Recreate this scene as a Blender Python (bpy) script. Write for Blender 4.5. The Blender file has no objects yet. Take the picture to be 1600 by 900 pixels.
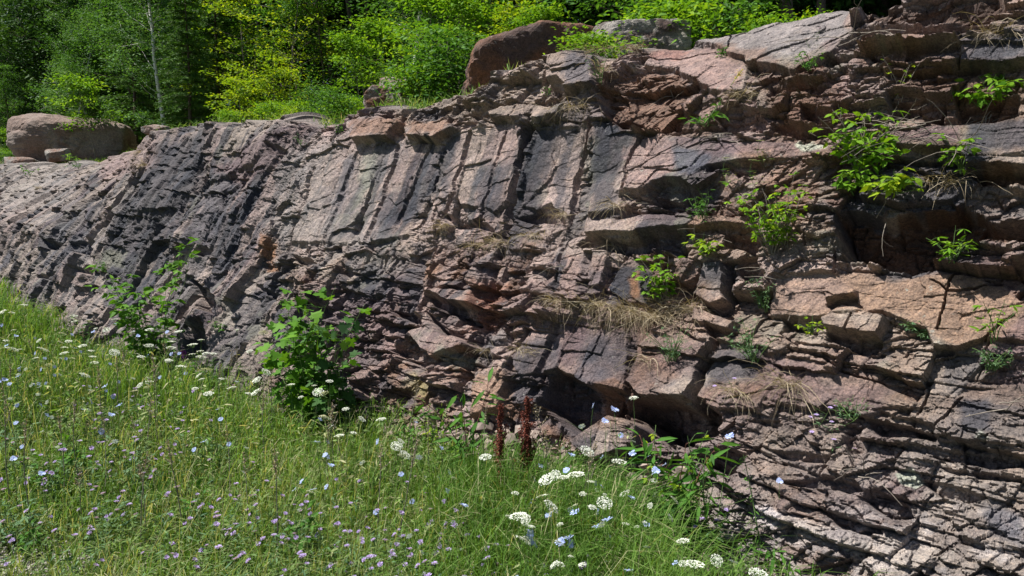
import bpy, math, random
import numpy as np
from mathutils import Vector, Matrix

SC = bpy.context.scene
COL = SC.collection

# ------------------------------------------------------------------ camera
F = 1160.0
PITCH = math.radians(7.4)
CAMZ = 1.6
cam_d = bpy.data.cameras.new('camera')
cam = bpy.data.objects.new('camera', cam_d)
COL.objects.link(cam)
cam.location = (0, 0, CAMZ)
cam.rotation_euler = (math.pi / 2 - PITCH, 0, 0)
cam_d.sensor_width = 36
cam_d.lens = 36 * F / 1600
cam_d.clip_end = 500
SC.camera = cam

# ------------------------------------------------------------------ sky, sun, exposure
SUN_EL, SUN_H = 62.0, (-0.93, 0.18)          # elevation; horizontal direction towards the sun
w = bpy.data.worlds.new('World')
SC.world = w
w.use_nodes = True
nt = w.node_tree
bg = nt.nodes['Background']
sky = nt.nodes.new('ShaderNodeTexSky')
sky.sky_type = 'NISHITA'
sky.sun_disc = False
sky.sun_elevation = math.radians(SUN_EL)
sky.sun_rotation = math.atan2(SUN_H[0], SUN_H[1])
nt.links.new(sky.outputs[0], bg.inputs[0])
bg.inputs[1].default_value = 0.05
ld = bpy.data.lights.new('sun', 'SUN')
ld.energy = 5.0
ld.angle = math.radians(0.5)
ld.color = (1.0, 0.96, 0.89)
sun = bpy.data.objects.new('sun', ld)
COL.objects.link(sun)
hn = math.hypot(*SUN_H)
sd_ = Vector((SUN_H[0] / hn * math.cos(math.radians(SUN_EL)), SUN_H[1] / hn * math.cos(math.radians(SUN_EL)), math.sin(math.radians(SUN_EL))))
sun.rotation_euler = sd_.to_track_quat('Z', 'Y').to_euler()
vs = SC.view_settings
vs.view_transform = 'Standard'
vs.look = 'None'
vs.gamma = 1
vs.use_curve_mapping = False
vs.exposure = 0.95
SC.cycles.max_bounces = 4
SC.cycles.diffuse_bounces = 2
SC.cycles.transparent_max_bounces = 4
SC.cycles.use_denoising = True

# ------------------------------------------------------------------ numeric helpers
def hsh(i, j=0, seed=0):
    x = (np.asarray(i, np.int64) * 374761393 + np.asarray(j, np.int64) * 668265263 + seed * 2246822519 + 1013904223) & 0xffffffff
    x = ((x ^ (x >> 13)) * 1274126177) & 0xffffffff
    x = ((x ^ (x >> 15)) * 2246822519) & 0xffffffff
    x = x ^ (x >> 16)
    return (x & 0xffffff).astype(np.float64) / 16777215.0

def vnoise(x, y, seed=0):
    xi = np.floor(x); yi = np.floor(y)
    fx = x - xi; fy = y - yi
    xi = xi.astype(np.int64); yi = yi.astype(np.int64)
    fx = fx * fx * fx * (fx * (fx * 6 - 15) + 10); fy = fy * fy * fy * (fy * (fy * 6 - 15) + 10)
    a = hsh(xi, yi, seed); b = hsh(xi + 1, yi, seed); c = hsh(xi, yi + 1, seed); d = hsh(xi + 1, yi + 1, seed)
    return ((a + (b - a) * fx) * (1 - fy) + (c + (d - c) * fx) * fy) * 2 - 1

def lnoise(x, y, seed=0):
    """angular noise: straight between its lattice values"""
    x, y = x * 0.87 + y * 0.5, y * 0.87 - x * 0.5
    xi = np.floor(x); yi = np.floor(y); fx = x - xi; fy = y - yi
    xi = xi.astype(np.int64); yi = yi.astype(np.int64)
    a = hsh(xi, yi, seed); b = hsh(xi + 1, yi, seed); c = hsh(xi, yi + 1, seed); d = hsh(xi + 1, yi + 1, seed)
    return np.where(fx + fy < 1, a + (b - a) * fx + (c - a) * fy, d + (c - d) * (1 - fx) + (b - d) * (1 - fy)) * 2 - 1

def lbm(x, y, seed=0, octv=3, gain=0.5):
    r = 0; a = 1.0; t = 0
    for k in range(octv):
        r = r + a * lnoise(x * 2 ** k + 17.3 * k, y * 2 ** k - 9.1 * k, seed + k * 7); t += a; a *= gain
    return r / t * 1.3

def fbm(x, y, seed=0, octv=4, gain=0.5):
    r = 0; a = 1.0; t = 0
    for k in range(octv):
        r = r + a * vnoise(x * 2 ** k + 17.3 * k, y * 2 ** k - 9.1 * k, seed + k * 7)
        t += a; a *= gain
    return r / t * 1.4

def voro(x, y, seed=0):
    """cell hash ints, F1, border distance, vector to the cell point"""
    xi = np.floor(x).astype(np.int64); yi = np.floor(y).astype(np.int64)
    d1 = np.full(x.shape, 9.0); d2 = np.full(x.shape, 9.0)
    ci = np.zeros(x.shape, np.int64); cj = np.zeros(x.shape, np.int64); vx = np.zeros(x.shape); vy = np.zeros(x.shape)
    for a in (-1, 0, 1):
        for b in (-1, 0, 1):
            i = xi + a; j = yi + b
            px = i + 0.5 + 0.86 * (hsh(i, j, seed) - 0.5) - x
            py = j + 0.5 + 0.86 * (hsh(i, j, seed + 31) - 0.5) - y
            d = np.sqrt(px * px + py * py)
            m = d < d1
            d2 = np.where(m, d1, np.minimum(d2, d))
            d1 = np.where(m, d, d1)
            ci = np.where(m, i, ci); cj = np.where(m, j, cj); vx = np.where(m, px, vx); vy = np.where(m, py, vy)
    return ci, cj, d1, d2 - d1, vx, vy

def jit(x, key, seed, j=0.62):
    """1-D irregular division; key = integer array that changes the pattern. -> index, fraction 0..1, distance to nearest edge"""
    i = np.floor(x).astype(np.int64)
    def bnd(k): return k + j * (hsh(k, key, seed) - 0.5)
    i = np.where(x < bnd(i), i - 1, i)
    i = np.where(x >= bnd(i + 1), i + 1, i)
    lo = bnd(i); hi = bnd(i + 1)
    return i, (x - lo) / (hi - lo), np.minimum(x - lo, hi - x)

def sstep(a, b, x):
    t = np.clip((x - a) / (b - a), 0, 1)
    return t * t * (3 - 2 * t)

def poly_sd(U, V, pts):
    """signed distance in px, positive inside"""
    p = np.array(pts, float)
    d = np.full(U.shape, 1e9); ins = np.zeros(U.shape, bool)
    n = len(p)
    for k in range(n):
        ax, ay = p[k]; bx, by = p[(k + 1) % n]
        ex, ey = bx - ax, by - ay
        wx, wy = U - ax, V - ay
        t = np.clip((wx * ex + wy * ey) / (ex * ex + ey * ey + 1e-9), 0, 1)
        d = np.minimum(d, (wx - ex * t) ** 2 + (wy - ey * t) ** 2)
        c = ((ay > V) != (by > V))
        with np.errstate(divide='ignore', invalid='ignore'):
            xc = (bx - ax) * (V - ay) / (by - ay + 1e-12) + ax
        ins ^= c & (U < xc)
    d = np.sqrt(d)
    return np.where(ins, d, -d)

def line_d(U, V, pts):
    d = np.full(U.shape, 1e9)
    for (ax, ay), (bx, by) in zip(pts[:-1], pts[1:]):
        ex, ey = bx - ax, by - ay
        wx, wy = U - ax, V - ay
        t = np.clip((wx * ex + wy * ey) / (ex * ex + ey * ey), 0, 1)
        d = np.minimum(d, (wx - ex * t) ** 2 + (wy - ey * t) ** 2)
    return np.sqrt(d)

cp, sp = math.cos(PITCH), math.sin(PITCH)
def project(P):
    x = P[..., 0]; y = P[..., 1]; z = P[..., 2] - CAMZ
    dep = y * cp - z * sp
    up = y * sp + z * cp
    dd = np.maximum(dep, 0.05)
    return 800 + F * x / dd, 450 - F * up / dd, dep

def ray(px, py):
    a = (px - 800) / F; b = (450 - py) / F
    return np.array([a, cp + b * sp, -sp + b * cp])

def link(name, me, mat=None, parent=None, smooth=False):
    o = bpy.data.objects.new(name, me)
    COL.objects.link(o)
    if mat is not None and not me.materials: me.materials.append(mat)
    if parent is not None: o.parent = parent
    return o

def np_mesh(name, V, Fc, nper=4, smooth=False, attr=None):
    V = np.asarray(V, np.float32); Fc = np.asarray(Fc, np.int32)
    me = bpy.data.meshes.new(name)
    me.vertices.add(len(V)); me.vertices.foreach_set('co', V.ravel())
    n = len(Fc)
    me.loops.add(n * nper); me.loops.foreach_set('vertex_index', Fc.ravel())
    me.polygons.add(n)
    me.polygons.foreach_set('loop_start', np.arange(0, n * nper, nper, dtype=np.int32))
    me.polygons.foreach_set('use_smooth', np.full(n, smooth))
    me.update(calc_edges=True)
    if attr is not None:
        for k, a in attr.items():
            at = me.attributes.new(k, 'FLOAT_COLOR', 'POINT')
            c = np.ones((len(V), 4), np.float32); c[:, :3] = a
            at.data.foreach_set('color', c.ravel())
    return me

def grid_faces(nr, nc):
    i = np.arange(nr - 1)[:, None] * nc + np.arange(nc - 1)[None, :]
    return np.stack([i, i + 1, i + nc + 1, i + nc], -1).reshape(-1, 4)

def setp(o, label=None, cat=None, group=None, kind=None):
    if label: o['label'] = label
    if cat: o['category'] = cat
    if group: o['group'] = group
    if kind: o['kind'] = kind
    return o

# ------------------------------------------------------------------ materials
def new_mat(name, rough=0.85, spec=0.25):
    m = bpy.data.materials.new(name)
    m.use_nodes = True
    b = m.node_tree.nodes['Principled BSDF']
    b.inputs['Roughness'].default_value = rough
    b.inputs['Specular IOR Level'].default_value = spec
    return m, m.node_tree, b

def nd(t, kind, **kw):
    n = t.nodes.new(kind)
    for k, v in kw.items():
        if k in n.inputs: n.inputs[k].default_value = v
        else: setattr(n, k, v)
    return n

def noise(t, co, scale, detail=4, rough=0.6):
    n = nd(t, 'ShaderNodeTexNoise', Scale=scale, Detail=detail, Roughness=rough)
    t.links.new(co, n.inputs['Vector'])
    return n.outputs['Fac']

def ramp(t, f, stops):
    r = t.nodes.new('ShaderNodeValToRGB')
    e = r.color_ramp.elements
    e[0].position, e[0].color = stops[0][0], (*stops[0][1], 1)
    e[1].position, e[1].color = stops[-1][0], (*stops[-1][1], 1)
    for p, c in stops[1:-1]:
        q = e.new(p); q.color = (*c, 1)
    t.links.new(f, r.inputs[0])
    return r.outputs[0]

def mix(t, a, b, fac, mode='MIX'):
    m = t.nodes.new('ShaderNodeMix'); m.data_type = 'RGBA'; m.blend_type = mode
    for v, s in ((fac, m.inputs[0]), (a, m.inputs[6]), (b, m.inputs[7])):
        if isinstance(v, (int, float)): s.default_value = v
        elif isinstance(v, tuple): s.default_value = (*v, 1)
        else: t.links.new(v, s)
    return m.outputs[2]

def rock_material():
    m, t, b = new_mat('banded_rock', 0.82, 0.3)
    tc = t.nodes.new('ShaderNodeTexCoord'); co = tc.outputs['Object']
    at = t.nodes.new('ShaderNodeAttribute'); at.attribute_name = 'tint'
    # grain: pale and dark mineral specks
    g1 = ramp(t, noise(t, co, 95, 3, 0.7), [(0.28, (0.34, 0.32, 0.33)), (0.5, (1, 1, 1)), (0.72, (1.7, 1.62, 1.5))])
    c = mix(t, at.outputs['Color'], g1, 0.75, 'MULTIPLY')
    g2 = ramp(t, noise(t, co, 17, 6, 0.72), [(0.3, (0.48, 0.48, 0.52)), (0.52, (1, 1, 1)), (0.75, (1.5, 1.38, 1.26))])
    c = mix(t, c, g2, 0.7, 'MULTIPLY')
    g3 = ramp(t, noise(t, co, 38, 5, 0.8), [(0.34, (0.35, 0.33, 0.36)), (0.46, (0.95, 0.95, 0.95)), (0.60, (1.05, 1.03, 1.0)), (0.70, (1.8, 1.7, 1.6))])
    c = mix(t, c, g3, 0.85, 'MULTIPLY')
    # small pale lichen crusts
    l = ramp(t, noise(t, co, 33, 5, 0.65), [(0.62, (0, 0, 0)), (0.70, (1, 1, 1))])
    l2 = ramp(t, noise(t, co, 2.1, 2, 0.5), [(0.48, (0, 0, 0)), (0.62, (0.75, 0.75, 0.75))])
    lm = mix(t, l, l2, 1.0, 'MULTIPLY')
    c = mix(t, c, (0.42, 0.43, 0.38), lm)
    # hairline cracks
    v = nd(t, 'ShaderNodeTexVoronoi', feature='DISTANCE_TO_EDGE', Scale=9.0)
    wv = t.nodes.new('ShaderNodeVectorMath'); wv.operation = 'ADD'
    nz = nd(t, 'ShaderNodeTexNoise', Scale=7.0, Detail=4.0); t.links.new(co, nz.inputs['Vector'])
    sc = t.nodes.new('ShaderNodeVectorMath'); sc.operation = 'SCALE'; sc.inputs['Scale'].default_value = 0.22
    t.links.new(nz.outputs['Color'], sc.inputs[0]); t.links.new(co, wv.inputs[0]); t.links.new(sc.outputs[0], wv.inputs[1])
    t.links.new(wv.outputs[0], v.inputs['Vector'])
    cr = ramp(t, v.outputs['Distance'], [(0.0, (0.25, 0.22, 0.2)), (0.035, (1, 1, 1))])
    gate = ramp(t, noise(t, co, 3.0, 3, 0.5), [(0.60, (0, 0, 0)), (0.72, (0.65, 0.65, 0.65))])
    c = mix(t, c, cr, gate, 'MULTIPLY')
    t.links.new(c, b.inputs['Base Color'])
    bp = nd(t, 'ShaderNodeBump', Strength=1.0, Distance=0.02)
    t.links.new(noise(t, co, 42, 8, 0.72), bp.inputs['Height'])
    bp2 = nd(t, 'ShaderNodeBump', Strength=0.8, Distance=0.03)
    t.links.new(noise(t, wv.outputs[0], 11, 8, 0.7), bp2.inputs['Height'])
    t.links.new(bp.outputs[0], bp2.inputs['Normal'])
    t.links.new(bp2.outputs[0], b.inputs['Normal'])
    return m
M_ROCK = rock_material()
# ================================================================== the rock cut
A0 = np.array([0.98, 3.8, 0.0])
DV = np.array([-0.742, 0.670, 0.0]); DV /= np.linalg.norm(DV)
NIN = np.array([-DV[1], DV[0], 0.0]) * -1        # towards the hill
if NIN[1] < 0: NIN = -NIN
UP = np.array([0, 0, 1.0])
K = 0.5                                         # setback per metre of height

CREST = [(-3.5, 2.95), (-1.06, 2.90), (-0.26, 2.74), (-0.11, 2.69), (0.55, 2.80), (1.27, 2.69), (1.64, 2.62), (2.11, 2.69), (2.5, 2.62), (2.88, 2.45), (3.6, 2.37), (5.44, 2.40),
         (8.31, 2.50), (11.11, 2.45), (12.12, 2.3), (15.3, 2.15), (24, 2.3)]
cs = np.array(CREST)
def crest(s): return np.interp(s, cs[:, 0], cs[:, 1])

# columns spaced to the picture's own resolution, rows evenly up the face
ss = [-3.4]
while ss[-1] < 24:
    s = ss[-1]
    P = A0 + s * DV + NIN * 0.6 + UP * 1.2; Q = P + DV * 0.01
    pxm = abs(project(Q)[0] - project(P)[0]) / 0.01
    inside = -1.9 < s < 15.5
    ss.append(s + (1.55 / pxm if inside else (0.02 if s < 0 else 0.07)))
S1 = np.array(ss)
NF, NT = 720, 110
wv_ = np.concatenate([np.linspace(0, 1, NF), 1 + np.cumsum(np.linspace(0.0016, 0.011, NT))])
S, W = np.meshgrid(S1, wv_)
H = crest(S) + 0.05 * fbm(S * 1.3, S * 0 + 3, 5, 4) + 0.03 * vnoise(S * 9, S * 0, 8)
Z0 = -0.45
face = np.minimum(W, 1.0)
z = Z0 + (H - Z0) * face
back = np.maximum(W - 1.0, 0) * 3.0
V_ = z / 0.894                                   # distance up the slope
# upper part lies back a little more on the right; toe swells out there
zc = np.maximum(z - 2.25, 0)
right = sstep(1.9, 1.0, S) * sstep(-0.5, 0.1, S)
setb = z * K + zc * 0.9 * right + back
left = sstep(9.5, 13, S)
setb = setb + left * np.maximum(z - 1.0, 0) * 0.9
z = z + back * (0.10 + 0.1 * right)
z = z - sstep(0.25, 1.2, back) * 0.25
toe = sstep(0.75, -0.25, z) * sstep(0.2, -0.7, S)
setb = setb - 0.42 * toe - 0.16 * sstep(0.8, -0.1, z) * sstep(2.6, 4.0, S) * sstep(10.5, 8.5, S)
# broad swells of the face
big = 0.085 * fbm(S * 0.55, V_ * 0.8, 21, 2) + 0.06 * lbm(S * 1.6, V_ * 1.2, 22, 2)
N = (-NIN * 0.894 + UP * 0.447)
topf = sstep(0.97, 1.12, W)[..., None]
N = N[None, None, :] * (1 - topf) + (UP * 0.95 - NIN * 0.3) * topf
N = N / np.linalg.norm(N, axis=-1, keepdims=True)
PB = A0 + S[..., None] * DV + setb[..., None] * NIN + z[..., None] * UP
PB = PB + big[..., None] * N
U, Y, DEP = project(PB)
MPX = DEP / F                                    # metres per photo pixel
# ragged look-up coordinates
wa = lbm(S * 6, V_ * 6, 41, 4); wb = lbm(S * 6 + 40, V_ * 6, 42, 4)
U2 = U + 6.5 * wa * 4.5 / np.maximum(DEP, 3); Y2 = Y + 6.0 * wb * 4.5 / np.maximum(DEP, 3)

def soft(x0, x1, y0, y1, fx=60, fy=40):
    return sstep(x0 - fx, x0 + fx, U) * sstep(x1 + fx, x1 - fx, U) * sstep(y0 - fy, y0 + fy, Y) * sstep(y1 + fy, y1 - fy, Y)
zLeft = sstep(480, 380, U)
zSlab = soft(430, 1010, 190, 385)
zCent = sstep(380, 480, U) * sstep(1010, 930, U) * sstep(370, 430, Y)
zTopC = sstep(430, 480, U) * sstep(1000, 940, U) * sstep(225, 190, Y)
zRight = sstep(940, 1010, U)
zRlow = zRight * sstep(600, 680, Y)
zRtop = sstep(1150, 1230, U) * sstep(300, 260, Y)
plain = np.zeros(U.shape)                       # where hand-laid slabs keep the face even

disp = np.zeros(U.shape)
blockid = np.zeros(U.shape)

def centred(a, b, c=0):
    """S and V measured from the middle of each block, so that every block face is truly plane"""
    key = (np.asarray(a, np.int64) * 1000003 + np.asarray(b, np.int64) * 7919 + c).ravel()
    _, inv = np.unique(key, return_inverse=True)
    inv = inv.ravel(); cnt = np.bincount(inv)
    ms = np.bincount(inv, S.ravel()) / cnt; mv = np.bincount(inv, V_.ravel()) / cnt
    return S - ms[inv].reshape(S.shape), V_ - mv[inv].reshape(S.shape)

def strata(T, L, seed, amp, saw, skew=0.25, warp=0.5, dip=0.0, rnd=1.0, bevel=0.004, gap=0.02):
    """courses of broken blocks: each steps out towards its lower edge and breaks back under it"""
    vv = V_ / T + 0.55 * warp * lbm(S * 1.1, V_ * 1.0, seed, 2) + 0.11 * lbm(S * 10, V_ * 10, seed + 3, 3) + dip * S
    li, lf, led = jit(vv, 0, seed)
    xx = (S + skew * V_ + 0.03 * lbm(S * 6, V_ * 6, seed + 5, 3)) / L + 0.37 * hsh(li, 3, seed) * 7
    bi, bf, bed = jit(xx, li, seed + 9, 0.8)
    r1 = hsh(li, bi, seed + 1); r2 = hsh(li, bi, seed + 2); r3 = hsh(li, bi, seed + 4)
    ds, dv = centred(li, bi)
    sl = saw * (-0.2 + 1.9 * r2 * r2)
    d = amp * rnd * (r1 - 0.5) * 2 - sl * np.clip(dv / T, -.8, .8) + amp * 1.6 * (r3 - 0.5) * np.clip(ds / L, -.8, .8) + sl * 0.3
    e = np.minimum(led * T, bed * L)
    d = d - bevel * np.exp(-e / 0.008) - gap * (hsh(li, bi, seed + 6) > 0.6) * np.exp(-(e / 0.006) ** 2)
    return d - saw * 0.2, r1, e

def columns(L, T, seed, amp, tilt, skew=0.12, warp=0.12, gap=0.02):
    """long steep slabs side by side, each broken across at its own heights"""
    xx = (S + skew * V_) / L + warp * fbm(S * 0.8 / L, V_ * 0.7, seed, 2) + 0.018 / L * lbm(S * 7, V_ * 7, seed + 1, 3)
    ci, cf, ced = jit(xx, 0, seed, 0.75)
    yy = V_ / T + 0.5 * hsh(ci, 3, seed) * 9 + 0.35 * (S / L) * (hsh(ci, 5, seed) - 0.3) * 0.4 + 0.03 / T * lbm(S * 7, V_ * 7, seed + 2, 3)
    ri, rf, red = jit(yy, ci, seed + 9, 0.85)
    r1 = hsh(ci, ri, seed + 1); r2 = hsh(ci, ri, seed + 2); r3 = hsh(ci, ri, seed + 4); rc = hsh(ci, 1, seed + 5)
    ds, dv = centred(ci, ri)
    d = amp * (0.55 * (r1 - 0.5) + 0.45 * (rc - 0.5)) * 2 + tilt * (r3 - 0.5) * 1.6 * np.clip(ds / L, -.8, .8) - tilt * (r2 - 0.2) * np.clip(dv / T, -.8, .8)
    e = np.minimum(ced * L, red * T)
    d = d - 0.003 * np.exp(-e / 0.008) - gap * (rc > 0.45) * np.exp(-(ced * L / 0.007) ** 2)
    return d, 0.5 * (r1 + rc), e

def plates(sx, sy, seed, amp, tilt, skew=0.3, warp=0.35, edge=0.0):
    x = (S + skew * V_) / sx + warp * lbm(S * 0.8 / sx, V_ * 0.8 / sy, seed, 2)
    y = V_ / sy + warp * lbm(S * 0.8 / sx + 7, V_ * 0.8 / sy, seed + 1, 2)
    ci, cj, f1, bd, vx, vy = voro(x, y, seed)
    r = hsh(ci, cj, seed + 3); ra = hsh(ci, cj, seed + 4) - 0.5; rb = hsh(ci, cj, seed + 5) - 0.7
    ds, dv = centred(ci, cj)
    d = amp * (r - 0.5) * 2 + 2 * tilt * (ra * np.clip(ds / sx, -.8, .8) + rb * np.clip(dv / sy, -.8, .8))
    if edge: d = d - edge * np.exp(-(bd / 0.05) ** 2) * (hsh(ci, cj, seed + 6) > 0.4)
    return d, r, bd

gate = sstep(-0.05, 0.45, fbm(S * 1.1 + 3, V_ * 1.6, 401, 3)); gate2 = sstep(-0.2, 0.35, fbm(S * 1.4 + 13, V_ * 2.1, 402, 3))
# left: long leaning slabs, closely jointed
dL, rL, eL = columns(0.36, 0.8, 101, 0.062, 0.10, skew=0.10, gap=0.03)
dL2, rL2, _ = columns(0.12, 0.30, 111, 0.035, 0.05, skew=0.15)
dL3, _, _ = strata(0.30, 0.30, 112, 0.03, 0.05, skew=0.2)
disp += zLeft * (dL + dL2 + dL3 * 0.8 * gate)
# slab zone: big flat slabs between drill grooves
dS, rS, eS = columns(0.30, 1.3, 121, 0.035, 0.05, skew=0.0)
dS2, rS2, _ = plates(0.30, 0.40, 131, 0.014, 0.035)
disp += zSlab * (dS + dS2)
# centre: steep slabs broken into blocks
dC, rC, eC = columns(0.24, 0.42, 141, 0.085, 0.10, skew=0.05, gap=0.04)
dC2, rC2, _ = strata(0.20, 0.24, 151, 0.035, 0.085, skew=0.1, warp=0.5)
dC3, _, _ = strata(0.085, 0.12, 161, 0.012, 0.032, skew=0.2, warp=0.6)
disp += (zCent + zTopC * 0.9) * (dC + dC2 * 0.95 + dC3 * gate)
# right: ledges, thicker above, thin-bedded below
dR, rR, eR = strata(0.29, 0.55, 171, 0.045, 0.11, skew=0.4, warp=0.45)
dR2, _, _ = strata(0.10, 0.24, 181, 0.012, 0.034, skew=0.3, warp=0.6)
dR3, rR3, _ = strata(0.13, 0.36, 191, 0.028, 0.085, skew=0.5, warp=0.5, dip=-0.35)
dR4, _, _ = strata(0.042, 0.16, 201, 0.007, 0.020, skew=0.4, warp=0.7, dip=-0.3)
dR5, _, _ = strata(0.17, 0.40, 211, 0.035, 0.10, skew=0.4, warp=0.5)
up_ = np.clip(zRight - zRlow, 0, 1)
disp += (up_ * (dR + dR2 * gate) * (1 - 0.6 * zRtop) + zRtop * dR5 + zRlow * (dR3 + dR4 * (0.3 + 0.8 * gate2)))
blk = np.where(zLeft > .5, rL, np.where(zSlab > .5, rS, np.where(zCent > .5, rC, rR)))

# ------------------------------------------------ features of this particular face
def box(pts, pad):
    p = np.array(pts, float)
    return (U2 > p[:, 0].min() - pad) & (U2 < p[:, 0].max() + pad) & (Y2 > p[:, 1].min() - pad) & (Y2 < p[:, 1].max() + pad)

def flat(pts, off=0.0, out=0.05, keep=0.25, edge=5):
    """an even slab that stands out towards its lower edge and keeps little of the general relief"""
    m = box(pts, 25)
    u = U2[m]; v = Y2[m]
    sd = poly_sd(u, v, pts)
    k = sstep(-edge * 0.5, edge * 0.5, sd)
    p = np.array(pts, float); g = np.clip((v - p[:, 1].min()) / (p[:, 1].max() - p[:, 1].min()), 0, 1)
    disp[m] = disp[m] * (1 - k * (1 - keep)) + k * (off + out * g)
    plain[m] = np.maximum(plain[m], k)

def cav(pts, dep, edge=2.5, floor=0.35, rough=0.5):
    """a hollow broken in below an overhanging edge: deepest under the upper edge"""
    if pts[0][1] > 640 and pts[0][0] > 1180: dep, rough = dep * 0.6, 0.95
    m = box(pts, 25)
    u = U2[m]; v = Y2[m]
    sd = poly_sd(u, v, pts)
    k = sstep(-edge, edge, sd)
    p = np.array(pts, float)
    # height of the polygon's own top and bottom at each column
    xs = np.linspace(p[:, 0].min(), p[:, 0].max(), 60); top = np.full(60, 1e9); bot = np.full(60, -1e9)
    n = len(p)
    for a in range(n):
        x0, y0 = p[a]; x1, y1 = p[(a + 1) % n]
        if x0 == x1: continue
        t = (xs - x0) / (x1 - x0); q = (t >= 0) & (t <= 1); yy = y0 + t * (y1 - y0)
        top[q] = np.minimum(top[q], yy[q]); bot[q] = np.maximum(bot[q], yy[q])
    tt = np.interp(u, xs, top); bb = np.interp(u, xs, bot)
    g = np.clip((v - tt) / np.maximum(bb - tt, 4), 0, 1)
    disp[m] = disp[m] * (1 - k * (1 - rough)) - k * dep * (0.5 + 0.6 * g)

# even slabs
for a in [
    ([(1045, 72), (1110, 33), (1150, 10), (1200, 5), (1340, 8), (1335, 60), (1290, 100), (1240, 118), (1180, 100), (1110, 76)], 0.03, 0.05, 0.06),
    ([(1005, 98), (1015, 80), (1050, 73), (1110, 77), (1160, 95), (1172, 112), (1165, 150), (1110, 145), (1060, 108)], 0.0, 0.05, 0.2),
    ([(975, 215), (1060, 212), (1120, 215), (1180, 220), (1290, 225), (1300, 245), (1200, 252), (1115, 262), (1080, 280), (1040, 278), (1000, 300), (965, 305)], 0.0, 0.07, 0.3),
    ([(1205, 432), (1260, 422), (1310, 427), (1440, 427), (1500, 427), (1580, 442), (1600, 462), (1680, 470), (1680, 540), (1530, 525), (1490, 545), (1455, 540), (1440, 515), (1380, 490), (1265, 495), (1200, 493)], -0.02, 0.05, 0.04),
    ([(1385, 205), (1450, 197), (1600, 187), (1700, 190), (1700, 270), (1600, 268), (1510, 262), (1500, 240), (1440, 240), (1385, 225)], 0.02, 0.07, 0.2),
    ([(1500, 62), (1680, 60), (1680, 105), (1500, 105)], 0.02, 0.04, 0.2),
    ([(1355, 70), (1390, 47), (1450, 50), (1480, 68), (1400, 76)], 0.0, 0.07, 0.2),
    ([(830, 500), (900, 500), (985, 520), (980, 615), (925, 608), (880, 580), (815, 590), (800, 560)], 0.0, 0.07, 0.22),
    ([(1005, 520), (1110, 535), (1085, 625), (1010, 622), (985, 600)], 0.03, 0.08, 0.22),
    ([(1125, 535), (1200, 550), (1220, 590), (1190, 640), (1120, 640), (1095, 620)], 0.0, 0.05, 0.3),
    ([(1195, 560), (1270, 570), (1380, 600), (1450, 640), (1360, 645), (1260, 640), (1190, 620)], 0.0, 0.05, 0.35),
    ([(1460, 590), (1680, 600), (1680, 700), (1590, 700), (1470, 690), (1420, 650)], 0.0, 0.05, 0.35),
    ([(955, 455), (970, 420), (990, 410), (1020, 425), (1018, 480), (985, 478), (960, 462)], 0.0, 0.05, 0.15),
    ([(870, 385), (915, 390), (905, 450), (880, 455), (868, 430)], 0.0, 0.05, 0.25),
    ([(925, 390), (950, 395), (948, 450), (925, 450)], 0.02, 0.03, 0.2),
    ([(1100, 415), (1130, 413), (1135, 470), (1115, 480), (1093, 470)], 0.06, 0.03, 0.1),
    ([(1090, 482), (1160, 505), (1150, 520), (1085, 505)], 0.05, 0.06, 0.2),
    ([(1290, 455), (1312, 452), (1338, 455), (1337, 467), (1293, 476)], 0.03, 0.07, 0.2),
    ([(1288, 500), (1320, 478), (1385, 500), (1375, 527), (1330, 522), (1290, 515)], 0.04, 0.07, 0.2),
    ([(1020, 335), (1150, 340), (1180, 355), (1130, 350), (1060, 362), (1010, 368), (920, 372), (925, 345)], 0.02, 0.07, 0.35),
    ([(700, 205), (810, 195), (815, 300), (780, 330), (720, 320), (695, 280)], 0.0, 0.03, 0.3),
    ([(840, 200), (925, 195), (900, 320), (860, 330), (815, 320)], -0.02, 0.03, 0.3),
    ([(930, 190), (1000, 210), (970, 330), (920, 335)], 0.02, 0.02, 0.3),
    ([(600, 225), (690, 225), (640, 370), (560, 380)], 0.0, 0.03, 0.3),
    ([(500, 240), (600, 230), (545, 380), (455, 380)], 0.0, 0.03, 0.5),
    ([(640, 525), (685, 500), (735, 540), (700, 555), (680, 565)], 0.05, 0.05, 0.2),
    ([(660, 455), (745, 455), (745, 480), (700, 474)], 0.05, 0.05, 0.3),
    ([(250, 210), (330, 200), (280, 330), (200, 330)], 0.0, 0.04, 0.65),
    ([(340, 200), (430, 200), (400, 260), (330, 290)], 0.02, 0.05, 0.6),
    ([(750, 580), (800, 570), (790, 640), (745, 650)], 0.05, 0.04, 0.2),
    ([(905, 690), (960, 652), (1015, 672), (1008, 705), (940, 722)], 0.12, 0.05, 0.3),
    ([(860, 90), (890, 85), (930, 90), (935, 140), (895, 148), (858, 130)], 0.06, 0.04, 0.3),
    ([(545, 190), (590, 180), (630, 192), (615, 220), (560, 225)], 0.04, 0.08, 0.3),
    ([(640, 200), (700, 190), (720, 205), (690, 225), (645, 220)], 0.04, 0.08, 0.3),
    ([(760, 170), (840, 165), (880, 175), (850, 195), (770, 190)], 0.02, 0.08, 0.35),
]: flat(*a)

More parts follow.
